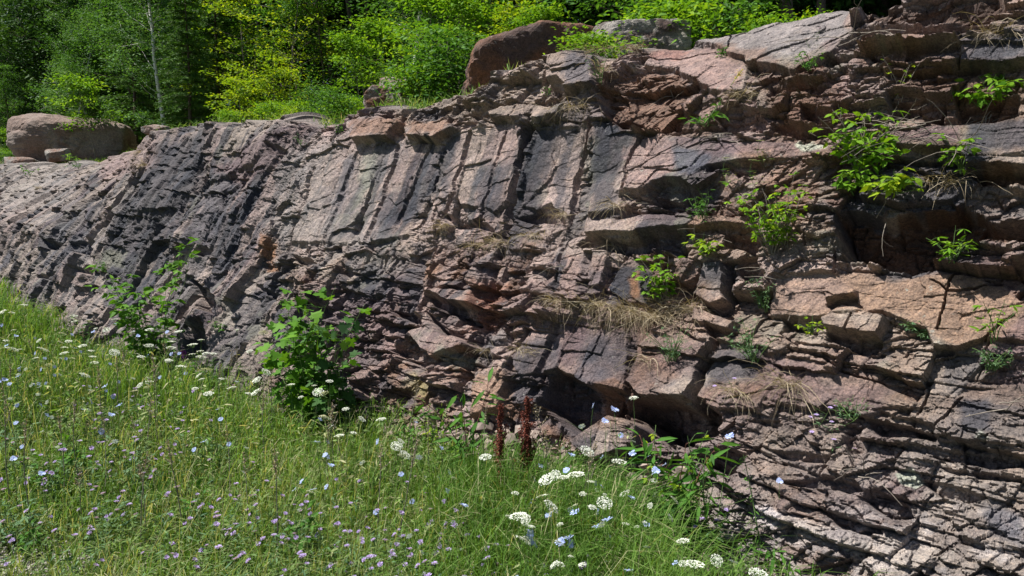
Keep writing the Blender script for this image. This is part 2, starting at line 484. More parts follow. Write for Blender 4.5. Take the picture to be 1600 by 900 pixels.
# hollows and the shadowed breaks under ledges
for a in [
    ([(1306, 332), (1320, 324), (1380, 332), (1440, 324), (1490, 320), (1502, 312), (1520, 320), (1550, 340), (1600, 337), (1760, 338), (1760, 430), (1690, 405), (1600, 390), (1570, 380), (1520, 392), (1470, 402), (1450, 412), (1380, 415), (1325, 400), (1310, 380)], 0.36, 2.5, 0.35, 0.8),
    ([(1590, 418), (1620, 408), (1650, 400), (1780, 445), (1780, 470), (1650, 455), (1610, 440)], 0.16),
    ([(1310, 414), (1330, 407), (1360, 415), (1378, 424), (1350, 427), (1310, 426)], 0.09),
    ([(1215, 496), (1268, 500), (1266, 520), (1225, 518)], 0.14),
    ([(1290, 474), (1338, 467), (1338, 474), (1300, 480)], 0.06),
    ([(1290, 519), (1320, 524), (1350, 530), (1374, 530), (1372, 545), (1365, 552), (1320, 543), (1290, 537)], 0.16),
    ([(1455, 541), (1490, 546), (1480, 553), (1455, 551)], 0.08),
    ([(1345, 8), (1372, -14), (1560, -14), (1568, 26), (1540, 38), (1450, 30), (1400, 31), (1350, 29)], 0.13, 2.5, 0.5, 0.5),
    ([(1345, 46), (1400, 33), (1440, 41), (1518, 50), (1490, 63), (1470, 61), (1440, 47), (1380, 52), (1360, 67), (1345, 57)], 0.13),
    ([(1352, 86), (1400, 78), (1470, 88), (1450, 95), (1410, 93), (1370, 100)], 0.10),
    ([(1200, 132), (1240, 124), (1287, 135), (1280, 146), (1240, 141), (1210, 152), (1196, 146)], 0.14),
    ([(1250, 160), (1300, 170), (1322, 182), (1290, 191), (1255, 186)], 0.16),
    ([(1203, 190), (1300, 197), (1290, 213), (1240, 209), (1203, 206)], 0.15),
    ([(1385, 138), (1482, 148), (1472, 182), (1400, 186), (1382, 170)], 0.16),
    ([(1493, 135), (1588, 150), (1590, 178), (1510, 186), (1493, 172)], 0.16),
    ([(1508, 262), (1600, 269), (1690, 270), (1690, 290), (1600, 287), (1530, 282)], 0.16),
    ([(1110, 168), (1160, 165), (1195, 190), (1190, 206), (1130, 202)], 0.10),
    ([(935, 132), (965, 120), (975, 104), (1005, 100), (1060, 112), (1110, 142), (1090, 150), (1060, 165), (1075, 180), (1060, 200), (1030, 206), (980, 206), (950, 182), (935, 162)], 0.13, 2.5, 0.5, 0.8),
    ([(1005, 305), (1040, 281), (1075, 284), (1095, 300), (1101, 325), (1060, 327), (1020, 327), (998, 317)], 0.13),
    ([(1110, 272), (1150, 257), (1190, 251), (1186, 266), (1150, 277), (1138, 264), (1112, 264)], 0.11),
    ([(905, 384), (915, 371), (960, 377), (1000, 373), (1025, 366), (1022, 396), (985, 397), (940, 388), (915, 388)], 0.17),
    ([(1025, 370), (1065, 365), (1072, 400), (1025, 402)], 0.10),
    ([(805, 343), (860, 316), (875, 335), (882, 347), (840, 345)], 0.10),
    ([(1132, 360), (1185, 365), (1180, 400), (1150, 385), (1130, 392)], 0.14),
    ([(1135, 415), (1142, 412), (1140, 470), (1136, 478)], 0.12),
    ([(1150, 415), (1180, 410), (1195, 430), (1180, 445), (1155, 435)], 0.12),
    ([(1096, 476), (1116, 482), (1136, 474), (1134, 486), (1110, 488)], 0.10),
    ([(1108, 508), (1155, 522), (1125, 532), (1112, 525)], 0.13),
    ([(1118, 530), (1124, 534), (1110, 575), (1095, 612), (1088, 645), (1080, 645), (1085, 610), (1104, 568)], 0.30, 2.0, 0.9, 0.2),
    ([(862, 592), (880, 582), (925, 612), (972, 620), (968, 650), (940, 656), (905, 682), (875, 655), (845, 628)], 0.28, 2.5, 0.35, 0.5),
    ([(972, 645), (985, 622), (1010, 624), (1060, 628), (1085, 640), (1092, 622), (1125, 648), (1116, 670), (1096, 682), (1075, 697), (1040, 692), (1015, 672), (1000, 655)], 0.42, 2.5, 0.5, 0.3),
    ([(1082, 714), (1120, 692), (1157, 705), (1151, 730), (1125, 741), (1100, 727)], 0.22),
    ([(1353, 660), (1380, 648), (1400, 655), (1430, 655), (1462, 675), (1456, 686), (1425, 684), (1385, 681), (1360, 669)], 0.17),
    ([(1322, 675), (1350, 665), (1356, 700), (1330, 706)], 0.12),
    ([(1400, 690), (1450, 700), (1500, 705), (1600, 713), (1690, 716), (1690, 728), (1600, 724), (1550, 726), (1500, 717), (1450, 716), (1410, 699)], 0.12),
    ([(1225, 750), (1280, 740), (1335, 755), (1342, 766), (1320, 771), (1270, 762)], 0.14),
    ([(1338, 776), (1360, 767), (1412, 790), (1427, 806), (1385, 811), (1355, 793)], 0.20),
    ([(1285, 800), (1320, 804), (1370, 824), (1382, 836), (1345, 832), (1310, 821)], 0.14),
    ([(1440, 750), (1490, 757), (1547, 780), (1520, 791), (1470, 777)], 0.14),
    ([(1460, 725), (1540, 735), (1600, 742), (1600, 750), (1530, 745)], 0.09),
    ([(1500, 835), (1542, 850), (1536, 859), (1500, 847)], 0.09),
    ([(1200, 698), (1250, 700), (1300, 712), (1290, 720), (1230, 712)], 0.08),
    ([(660, 462), (700, 474), (742, 481), (738, 502), (705, 492), (670, 477)], 0.14),
    ([(612, 489), (655, 494), (662, 507), (640, 507)], 0.10),
    ([(668, 490), (700, 514), (722, 520), (705, 527), (680, 512)], 0.12),
    ([(612, 550), (640, 524), (682, 565), (660, 574), (635, 566)], 0.14),
    ([(742, 525), (792, 514), (792, 536), (760, 541)], 0.12),
    ([(690, 335), (765, 352), (775, 366), (740, 356), (700, 348)], 0.08),
    ([(455, 399), (480, 402), (492, 413), (465, 411)], 0.11),
    ([(528, 405), (546, 420), (537, 441), (529, 426)], 0.10),
    ([(403, 449), (432, 458), (426, 468)], 0.10),
    ([(103, 391), (130, 370), (138, 380), (131, 396), (110, 393)], 0.22),
    ([(70, 374), (96, 378), (91, 389), (72, 386)], 0.18),
    ([(114, 417), (141, 417), (138, 427), (118, 426)], 0.15),
    ([(58, 432), (86, 425), (80, 437)], 0.15),
    ([(300, 396), (320, 385), (331, 396), (315, 404)], 0.14),
    ([(302, 440), (322, 450), (342, 472), (337, 492), (300, 482)], 0.22),
    ([(290, 560), (300, 515), (322, 500), (325, 545), (310, 570)], 0.18),
    ([(480, 455), (510, 470), (520, 490), (490, 480)], 0.12),
    ([(560, 600), (590, 590), (600, 630), (575, 640)], 0.10),
    ([(415, 225), (435, 228), (450, 240), (425, 240)], 0.08),
    ([(850, 130), (880, 128), (895, 142), (862, 146)], 0.09),
    ([(730, 175), (770, 160), (780, 170), (745, 185)], 0.08),
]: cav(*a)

# drill-hole grooves and open cracks: (line, half width m, depth m)
for pts, hw, dp in [
    ([(620, 228), (603, 300), (575, 385)], 0.020, 0.028), ([(738, 205), (712, 300), (692, 345)], 0.018, 0.026),
    ([(560, 240), (538, 300), (512, 370)], 0.018, 0.02), ([(492, 262), (478, 310), (446, 395)], 0.02, 0.024),
    ([(832, 188), (812, 260), (797, 330), (783, 400)], 0.028, 0.04), ([(924, 188), (905, 270), (893, 338)], 0.022, 0.035),
    ([(674, 222), (645, 300), (625, 350)], 0.016, 0.02), ([(775, 420), (740, 520), (712, 620)], 0.026, 0.032),
    ([(783, 400), (765, 470)], 0.024, 0.035), ([(690, 350), (655, 450), (620, 550)], 0.014, 0.022), ([(512, 370), (480, 450), (455, 520)], 0.014, 0.022), ([(575, 385), (545, 470), (520, 540)], 0.014, 0.022), ([(893, 340), (880, 400), (868, 450)], 0.014, 0.02), ([(790, 60 + 150), (765, 300), (750, 350)], 0.012, 0.016), ([(700, 240), (672, 320), (655, 370)], 0.010, 0.016), ([(300, 220), (255, 310), (225, 390)], 0.014, 0.02), ([(400, 215), (360, 290), (330, 350)], 0.014, 0.02), ([(872, 500), (852, 570), (822, 650)], 0.026, 0.032), ([(430, 250), (395, 320), (365, 400)], 0.02, 0.024),
    ([(330, 240), (290, 320), (255, 400)], 0.018, 0.022), ([(262, 230), (215, 320), (190, 380)], 0.02, 0.022),
    ([(850, 98), (847, 135)], 0.010, 0.05), ([(1495, 422), (1476, 462), (1460, 515)], 0.006, 0.05),
    ([(1455, 437), (1480, 452), (1530, 447), (1560, 437)], 0.005, 0.04), ([(1590, 490), (1560, 505), (1530, 525)], 0.006, 0.05),
    ([(1335, 495), (1328, 520)], 0.006, 0.05), ([(1115, 40), (1090, 52), (1060, 62)], 0.004, 0.03),
    ([(1170, 30), (1150, 55), (1140, 80)], 0.004, 0.03), ([(1450, 610), (1435, 650)], 0.006, 0.04),
    ([(1505, 620), (1465, 670)], 0.006, 0.04), ([(1385, 600), (1330, 585), (1280, 560), (1230, 550)], 0.006, 0.05),
    ([(1305, 425), (1305, 400), (1312, 340)], 0.008, 0.05), ([(905, 620), (930, 560), (940, 520)], 0.004, 0.02),
    ([(1275, 300), (1270, 340), (1255, 380)], 0.006, 0.04), ([(1000, 215), (985, 260), (972, 310)], 0.008, 0.03),
    ([(720, 410), (690, 470)], 0.006, 0.03), ([(600, 400), (580, 470), (560, 540)], 0.010, 0.03),
    ([(350, 300), (320, 360)], 0.010, 0.03), ([(180, 300), (130, 400)], 0.014, 0.03), ([(60, 320), (20, 400)], 0.014, 0.03)]:
    m = box(pts, 30)
    d = line_d(U2[m], Y2[m], pts) * MPX[m]
    disp[m] -= (1.5 if dp < 0.045 and hw > 0.009 else 1.0) * dp * np.sqrt(np.clip(1 - (d / hw) ** 2, 0, 1))

# finer breakage everywhere
f1, _, _ = plates(0.10, 0.13, 301, 0.010, 0.022, edge=0.006)
f2, _, _ = plates(0.045, 0.05, 311, 0.0045, 0.010)
f3, _, _ = strata(0.055, 0.10, 321, 0.003, 0.012, skew=0.3, warp=1.0, bevel=0.003, gap=0.006)
f4, _, _ = plates(0.26, 0.20, 331, 0.020, 0.05, warp=0.6, edge=0.015)
fine = (1 - 0.85 * plain)
calm = 1 - 0.5 * zSlab - 0.7 * zLeft - 0.2 * zCent
disp += fine * calm * (f1 * 1.1 + f2 + f3 * (1 + zRight) * gate2 * 0.9) + (1 - 0.8 * plain) * f4 * 1.1 * calm
disp += 0.010 * lbm(S * 5, V_ * 5, 341, 3) + 0.003 * fbm(S * 30, V_ * 30, 342, 3)
f5, _, _ = plates(0.075, 0.035, 351, 0.007, 0.012, skew=0.5, warp=0.5, edge=0.005)
f6, _, _ = plates(0.16, 0.075, 361, 0.012, 0.022, skew=0.5, warp=0.5, edge=0.010)
disp += (f5 + f6) * zRlow + 0.006 * (np.abs(fbm(S * 16, V_ * 20, 352, 3)) - 0.3) * (1 - 0.6 * plain)
tf = sstep(0.985, 1.04, W)
disp = disp * (1 - 0.35 * tf)
disp += (0.05 * lbm(S * 5, V_ * 9, 343, 4) + 0.02 * np.abs(lbm(S * 14, V_ * 14, 344, 3))) * sstep(0.08, 0.25, -disp)
PC = PB + disp[..., None] * N

# ------------------------------------------------ rock colours (stains, mineral bands, lichen)
def C(*c): return np.array(c, float)
TAN = C(0.27, 0.215, 0.172); PINK = C(0.27, 0.188, 0.172); MAUVE = C(0.145, 0.098, 0.104); SLATE = C(0.033, 0.037, 0.050)
BROWN = C(0.19, 0.105, 0.066); ORANGE = C(0.25, 0.125, 0.06); GREY = C(0.24, 0.222, 0.205); GREEN = C(0.20, 0.205, 0.16); DARKB = C(0.075, 0.046, 0.034)
REDB = C(0.20, 0.085, 0.05); PALE = C(0.50, 0.45, 0.40)
colr = np.zeros(U.shape + (3,)) + TAN
def lay(m, c):
    m = np.clip(m, 0, 1)[..., None]
    colr[:] = colr * (1 - m) + np.asarray(c) * m
lay(sstep(-0.3, 0.5, fbm(S * 0.9, V_ * 0.7, 51, 3)) * 0.75, PINK)
lay(sstep(0.55, 0.85, blk) * 0.55, PINK)
lay(sstep(0.35, 0.1, blk) * 0.55, GREY)
lay(sstep(0.15, 0.6, fbm(S * 1.7 + 9, V_ * 1.5, 52, 4)) * 0.75 * (0.6 + 0.4 * zRight), MAUVE)
lay(zLeft * 0.5, GREY * 0.8)
runs = fbm((S + 0.08 * V_) * 6.5, V_ * 0.45, 53, 3) + 0.25 * fbm(S * 14, V_ * 5, 63, 3)
lay((zLeft * 0.9 + zSlab * 0.9 + zCent * 0.7 * sstep(560, 430, Y) + zCent * 0.3) * sstep(0.20, 0.32, runs + 0.08 * zLeft) * 0.9, SLATE)
lay((zLeft + zSlab + zCent) * sstep(0.25, 0.5, fbm((S + 0.08 * V_) * 9 + 4, V_ * 0.7, 64, 3)) * 0.35, MAUVE)
lay(sstep(0.25, 0.5, fbm(S * 2.2, V_ * 1.8, 54, 4)) * 0.5 * (1 - zLeft), SLATE * 1.5)
lay(sstep(0.35, 0.6, fbm(S * 3.1 + 5, V_ * 2.6, 55, 4)) * 0.6 * (zCent + zRight * 0.6), ORANGE * 0.8)
lay(sstep(0.0, 0.5, fbm(S * 2 + 15, V_ * 3, 56, 4)) * 0.6 * zRight * (1 - zRlow), BROWN)
lay(sstep(0.0, 0.25, fbm(S * 1.5 + 31, V_ * 2.0, 59, 3)) * sstep(0.55, 0.62, hsh((blk * 1e6).astype(np.int64), 5, 3)) * 0.75 * (1 - 0.3 * zRlow), SLATE * 1.35)
lay(sstep(0.70, 0.72, hsh((blk * 1e6).astype(np.int64), 6, 4)) * 0.15, PALE)
lay(zSlab * 0.4 * sstep(0.3, 0.1, runs), C(0.34, 0.27, 0.25))
lay(zRlow * 0.35, C(0.27, 0.235, 0.21))
lay(zRlow * sstep(0.1, 0.5, fbm(S * 3 + 2, V_ * 3, 65, 4)) * 0.6, MAUVE)
lay(zRlow * sstep(760, 830, Y) * sstep(0.0, 0.3, lbm(S * 14, V_ * 14, 66, 4) + 0.3 * lbm(S * 3, V_ * 3, 67, 2)) * 0.5, C(0.46, 0.43, 0.42))
lay(sstep(0.35, 0.55, fbm(S * 6 + 3, V_ * 6, 57, 4)) * 0.4 * sstep(0.1, 0.4, fbm(S * .8, V_ * .8, 58, 2)), GREEN)
lay(tf * 0.6, GREY * 0.95)
lay(sstep(0.3, -0.4, z) * 0.4, GREY * 0.7)

def stain(pts, c, a=0.8, w=6):
    m = box(pts, 40)
    sd = poly_sd(U2[m], Y2[m], pts) + 4 * vnoise(S[m] * 22, V_[m] * 22, 77) + 5 * wa[m]
    k = (sstep(-w, w, sd) * a)[:, None]
    colr[m] = colr[m] * (1 - k) + np.asarray(c) * k
for a in [
    # dark mineral runs down the slabs
    ([(818, 200), (872, 198), (850, 280), (832, 360), (790, 400), (778, 400), (800, 320)], SLATE, 0.85, 10),
    ([(935, 190), (1000, 215), (965, 290), (970, 340), (930, 340), (925, 260)], SLATE * 1.1, 0.8, 8),
    ([(660, 240), (700, 235), (680, 300), (640, 350), (625, 340)], SLATE * 1.3, 0.75, 8),
    ([(745, 265), (800, 255), (785, 330), (745, 345)], SLATE * 1.4, 0.75, 10),
    ([(880, 205), (895, 205), (878, 330), (862, 335)], SLATE * 1.4, 0.7, 5),
    ([(705, 215), (720, 215), (700, 330), (685, 340)], SLATE * 1.5, 0.6, 5),
    ([(540, 250), (556, 245), (520, 390), (505, 390)], SLATE * 1.6, 0.6, 5),
    ([(470, 260), (485, 255), (440, 400), (425, 400)], SLATE * 1.5, 0.6, 5),
    ([(645, 380), (665, 380), (640, 540), (620, 530)], SLATE * 1.4, 0.65, 6),
    ([(760, 400), (780, 400), (745, 560), (725, 560)], SLATE * 1.6, 0.55, 6),
    ([(385, 300), (410, 290), (370, 420), (350, 420)], SLATE * 1.3, 0.7, 8),
    ([(570, 250), (588, 245), (580, 300), (560, 330)], GREEN * 1.4, 0.6, 8),
    ([(600, 300), (625, 300), (618, 390), (600, 385), (595, 340)], SLATE * 1.2, 0.7, 8),
    ([(230, 235), (330, 205), (310, 300), (250, 400), (180, 440), (150, 400), (200, 300)], SLATE, 0.8, 14),
    ([(340, 270), (420, 205), (500, 190), (470, 240), (380, 290)], MAUVE * 0.9, 0.7, 10),
    ([(330, 330), (385, 330), (370, 420), (335, 420)], SLATE * 1.2, 0.7, 10),
    ([(90, 330), (160, 320), (120, 420), (60, 420)], SLATE * 1.5, 0.5, 14),
    ([(420, 350), (560, 330), (640, 390), (600, 450), (460, 420)], GREY, 0.35, 20),
    ([(440, 230), (545, 210), (500, 380), (420, 370)], GREY * 1.05, 0.5, 20),
    ([(470, 425), (540, 445), (620, 490), (560, 560), (480, 520)], MAUVE, 0.55, 12),
    ([(610, 390), (650, 400), (640, 520), (600, 480)], SLATE * 1.5, 0.5, 12),
    ([(415, 370), (430, 370), (428, 430), (415, 420)], ORANGE, 0.8, 4),
    ([(745, 440), (790, 440), (770, 500), (730, 510)], REDB * 1.3, 0.7, 8),
    ([(820, 380), (850, 370), (810, 420), (800, 470), (790, 450)], ORANGE, 0.45, 8),
    ([(890, 510), (1000, 525), (990, 600), (930, 570), (880, 560)], SLATE * 1.2, 0.65, 16),
    ([(880, 500), (925, 505), (905, 575), (880, 565)], MAUVE * 0.9, 0.7, 6),
    ([(1035, 530), (1112, 538), (1090, 590), (1030, 570)], MAUVE, 0.5, 12),
    ([(955, 420), (1020, 425), (1018, 480), (958, 470)], SLATE, 0.9, 4),
    ([(985, 440), (1000, 430), (1006, 472), (988, 475)], ORANGE * 1.2, 0.7, 4),
    ([(1122, 540), (1200, 550), (1185, 600), (1110, 600)], SLATE * 1.2, 0.75, 10),
    ([(1000, 330), (1110, 330), (1080, 345), (1000, 350)], MAUVE, 0.5, 10),
    ([(1050, 235), (1110, 238), (1112, 258), (1085, 275), (1055, 262)], SLATE * 2.0, 0.75, 4),
    ([(1060, 212), (1200, 215), (1290, 225), (1280, 245), (1120, 240), (1060, 225)], MAUVE * 1.1, 0.6, 8),
    ([(1012, 215), (1050, 222), (1060, 262), (1020, 292), (975, 300), (985, 240)], PINK * 1.02, 0.75, 6),
    ([(1010, 95), (1050, 73), (1115, 77), (1160, 100), (1165, 150), (1100, 140), (1050, 110)], PINK * 1.05, 0.75, 6),
    ([(1010, 92), (1020, 80), (1060, 72), (1085, 76), (1070, 92)], C(0.32, 0.16, 0.13), 0.6, 5),
    ([(1045, 70), (1110, 30), (1150, 0), (1330, 0), (1325, 60), (1240, 100), (1190, 85), (1110, 76)], C(0.235, 0.218, 0.215), 0.9, 5),
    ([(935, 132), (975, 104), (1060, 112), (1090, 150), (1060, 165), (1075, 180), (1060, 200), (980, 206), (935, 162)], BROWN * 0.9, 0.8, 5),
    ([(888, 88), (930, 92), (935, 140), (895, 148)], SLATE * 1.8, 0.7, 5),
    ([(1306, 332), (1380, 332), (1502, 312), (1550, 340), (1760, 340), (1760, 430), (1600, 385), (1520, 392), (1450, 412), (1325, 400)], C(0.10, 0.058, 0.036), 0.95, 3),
    ([(1205, 432), (1310, 427), (1500, 427), (1600, 462), (1690, 470), (1690, 530), (1490, 545), (1440, 515), (1380, 490), (1200, 493)], C(0.30, 0.20, 0.138), 0.9, 10),
    ([(1205, 432), (1310, 430), (1330, 480), (1200, 493)], C(0.24, 0.175, 0.155), 0.6, 18),
    ([(1520, 540), (1600, 500), (1690, 500), (1690, 600), (1560, 590)], MAUVE * 1.2, 0.7, 12),
    ([(1385, 205), (1500, 192), (1500, 238), (1385, 225)], MAUVE * 1.1, 0.75, 6),
    ([(1505, 190), (1690, 185), (1690, 250), (1510, 245)], SLATE * 1.3, 0.8, 8),
    ([(1500, 60), (1690, 60), (1690, 105), (1500, 105)], SLATE * 1.7, 0.7, 6),
    ([(1510, 262), (1690, 270), (1690, 290), (1530, 282)], ORANGE * 0.6, 0.8, 4),
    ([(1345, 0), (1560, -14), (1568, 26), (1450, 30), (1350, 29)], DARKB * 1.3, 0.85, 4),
    ([(1180, 110), (1290, 110), (1350, 190), (1300, 215), (1200, 200)], BROWN * 0.8, 0.6, 12),
    ([(1380, 100), (1600, 110), (1600, 185), (1400, 190)], BROWN * 0.7, 0.55, 14),
    ([(1195, 560), (1270, 570), (1290, 620), (1200, 630)], MAUVE * 1.1, 0.6, 12),
    ([(1290, 600), (1400, 610), (1380, 640), (1280, 640)], MAUVE, 0.5, 12),
    ([(1500, 630), (1545, 620), (1550, 680), (1500, 690)], SLATE * 1.5, 0.75, 8),
    ([(1545, 790), (1600, 800), (1600, 850), (1550, 830)], SLATE * 2.2, 0.7, 8),
    ([(1240, 222), (1260, 218), (1295, 222), (1290, 236), (1250, 240)], C(0.40, 0.43, 0.34), 0.85, 3),
    ([(1403, 742), (1430, 736), (1445, 755), (1435, 768), (1408, 760)], C(0.42, 0.47, 0.38), 0.85, 3),
    ([(1520, 690), (1535, 682), (1550, 695), (1540, 700)], C(0.55, 0.58, 0.5), 0.8, 3),
    ([(1155, 790), (1200, 788), (1230, 810), (1210, 830), (1175, 815)], C(0.6, 0.56, 0.56), 0.8, 3),
    ([(1230, 810), (1300, 820), (1290, 850), (1240, 840)], PALE, 0.6, 8),
    ([(1320, 850), (1440, 830), (1480, 870), (1380, 900)], PALE, 0.6, 12),
    ([(150, 390), (200, 395), (195, 420), (150, 415)], GREEN * 0.8, 0.8, 6),
    ([(640, 580), (670, 575), (665, 620), (630, 620)], C(0.24, 0.21, 0.08), 0.7, 6),
    ([(680, 560), (700, 545), (735, 560), (710, 585)], GREEN, 0.7, 6),
    ([(0, 240), (100, 250), (120, 320), (0, 330)], GREY, 0.5, 14),
    ([(150, 225), (250, 205), (240, 260), (160, 290)], PINK * 1.0, 0.6, 10),
    ([(770, 190), (820, 200), (800, 260), (750, 250)], PINK, 0.5, 12),
    ([(750, 590), (800, 580), (795, 650), (745, 655)], C(0.32, 0.20, 0.13), 0.7, 8),
    ([(560, 190), (640, 185), (630, 215), (560, 222)], BROWN * 1.3, 0.7, 6),
    ([(650, 195), (720, 190), (700, 222), (650, 218)], BROWN * 1.2, 0.7, 6),
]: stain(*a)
# iron and soil in the larger grooves
colr *= (1 + 0.28 * fbm(S * 10, V_ * 10, 61, 5, 0.65))[..., None]
colr *= (0.93 + 0.14 * hsh((blk * 1e6).astype(np.int64), 1, 9))[..., None]
lum = colr.mean(-1, keepdims=True); colr = (lum + (colr - lum) * 0.94) * np.array([1.0, 0.985, 1.01])
colr = np.clip(colr, 0.02, 0.62)

nr, nc = U.shape
cliff_me = np_mesh('rock_cliff', PC.reshape(-1, 3), grid_faces(nr, nc), attr={'tint': colr.reshape(-1, 3)})
cliff = link('rock_cliff', cliff_me, M_ROCK)
setp(cliff, 'blasted banded pink and grey rock face with ledges and drill grooves', 'rock face', kind='structure')
UC, YC, DC_ = project(PC)

def at_cliff(px, py, rad=3.5, pick='near'):
    """the point of the rock face seen at a photo pixel"""
    m = (np.abs(UC - px) < rad) & (np.abs(YC - py) < rad)
    while not m.any():
        rad *= 2
        m = (np.abs(UC - px) < rad) & (np.abs(YC - py) < rad)
    idx = np.argwhere(m); dd = DC_[m]
    i, j = idx[np.argmin(dd)]
    return PC[i, j].copy(), i, j
# ================================================================== hillside above the cut, meadow below
setb_c = setb[NF - 1, :]
def hill(s, b):
    s = np.asarray(s, float); b = np.asarray(b, float)
    sb = np.interp(s, S1, setb_c)
    zz = crest(s) - 0.50 + sstep(0, 1.0, b) * 0.36 + 0.13 * np.minimum(b, 5) + 0.24 * np.maximum(b - 5, 0)
    zz = zz + 0.10 * fbm(s * 0.9, b * 0.9, 501, 4) + 0.03 * fbm(s * 6, b * 6, 502, 3)
    zz = zz - 0.35 * sstep(0.5, -1.0, s) * sstep(0, 2, b) * 0
    P = A0 + s[..., None] * DV + (sb + b)[..., None] * NIN
    P[..., 2] = zz
    return P
hs = np.concatenate([np.arange(-14, 18, 0.07), np.arange(18, 120, 0.8)])
hb = np.concatenate([np.arange(0.03, 7, 0.07), np.arange(7, 60, 0.8)])
HS, HB = np.meshgrid(hs, hb)
PH = hill(HS, HB)
def ground_material(name, stops, fine):
    m, t, b = new_mat(name, 0.95, 0.1)
    tc = t.nodes.new('ShaderNodeTexCoord'); co = tc.outputs['Object']
    c = ramp(t, noise(t, co, 2.2, 6, 0.7), stops)
    g = ramp(t, noise(t, co, fine, 4, 0.75), [(0.3, (0.45, 0.45, 0.45)), (0.5, (1, 1, 1)), (0.72, (1.7, 1.65, 1.5))])
    c = mix(t, c, g, 0.9, 'MULTIPLY')
    t.links.new(c, b.inputs['Base Color'])
    bp = nd(t, 'ShaderNodeBump', Strength=1.0, Distance=0.03)
    t.links.new(noise(t, co, fine * 0.6, 6, 0.75), bp.inputs['Height'])
    t.links.new(bp.outputs[0], b.inputs['Normal'])
    return m
M_HILL = ground_material('forest_soil', [(0.3, (0.05, 0.06, 0.022)), (0.5, (0.10, 0.09, 0.05)), (0.7, (0.17, 0.14, 0.10))], 40)
M_MEADOW = ground_material('meadow_soil', [(0.3, (0.045, 0.07, 0.02)), (0.48, (0.07, 0.085, 0.03)), (0.66, (0.15, 0.13, 0.085))], 55)
o = link('hillside', np_mesh('hillside', PH.reshape(-1, 3), grid_faces(*HS.shape)[:, ::-1].copy(), smooth=True), M_HILL)
setp(o, 'soil slope with thin grass rising from the rock crest to the forest', 'hillside', kind='structure')

GZ = -0.25
def ground_z(x, y):
    wd = (x - A0[0]) * NIN[0] + (y - A0[1]) * NIN[1]        # metres beyond the foot of the wall
    return GZ + 0.035 * fbm(x * 0.7, y * 0.7, 511, 3) + 0.012 * fbm(x * 5, y * 5, 512, 3) + (0.10 - 0.24 * sstep(1.9, 3.2, (x - A0[0]) * DV[0] + (y - A0[1]) * DV[1]) * sstep(13, 9, (x - A0[0]) * DV[0] + (y - A0[1]) * DV[1])) * sstep(-1.3, -0.2, wd) + 0.10 * sstep(-3.0, -5.5, wd)
gx = np.concatenate([np.arange(-90, -16, 2.0), np.arange(-16, 4, 0.08), np.arange(4, 60, 2.0)])
gy = np.concatenate([np.arange(-40, 1, 1.0), np.arange(1, 16, 0.08), np.arange(16, 90, 2.0)])
GX, GY = np.meshgrid(gx, gy)
wdg = (GX - A0[0]) * NIN[0] + (GY - A0[1]) * NIN[1]
o = link('ground', np_mesh('ground', np.stack([GX, GY, ground_z(GX, GY)], -1).reshape(-1, 3), grid_faces(*GX.shape), smooth=True), M_MEADOW)
setp(o, 'grassy meadow floor with patches of bare gravel at the foot of the rock', 'ground', kind='structure')

def at_hill(px, b, s_lo=-9, s_hi=90):
    """point of the hillside b metres behind the crest that shows at photo column px"""
    s = np.linspace(s_lo, s_hi, 4000)
    P = hill(s, np.full(s.shape, float(b)))
    u, v, d = project(P)
    ok = d > 1
    k = np.argmin(np.where(ok, np.abs(u - px), 1e9))
    return P[k], s[k]

# ------------------------------------------------------------------ boulders
import bmesh
def tri(n, p, sc, seed, octv=4):
    a = np.abs(n); a = a / a.sum(-1, keepdims=True)
    return a[:, 0] * fbm(p[:, 1] * sc, p[:, 2] * sc, seed, octv) + a[:, 1] * fbm(p[:, 0] * sc, p[:, 2] * sc, seed + 1, octv) + a[:, 2] * fbm(p[:, 0] * sc, p[:, 1] * sc, seed + 2, octv)

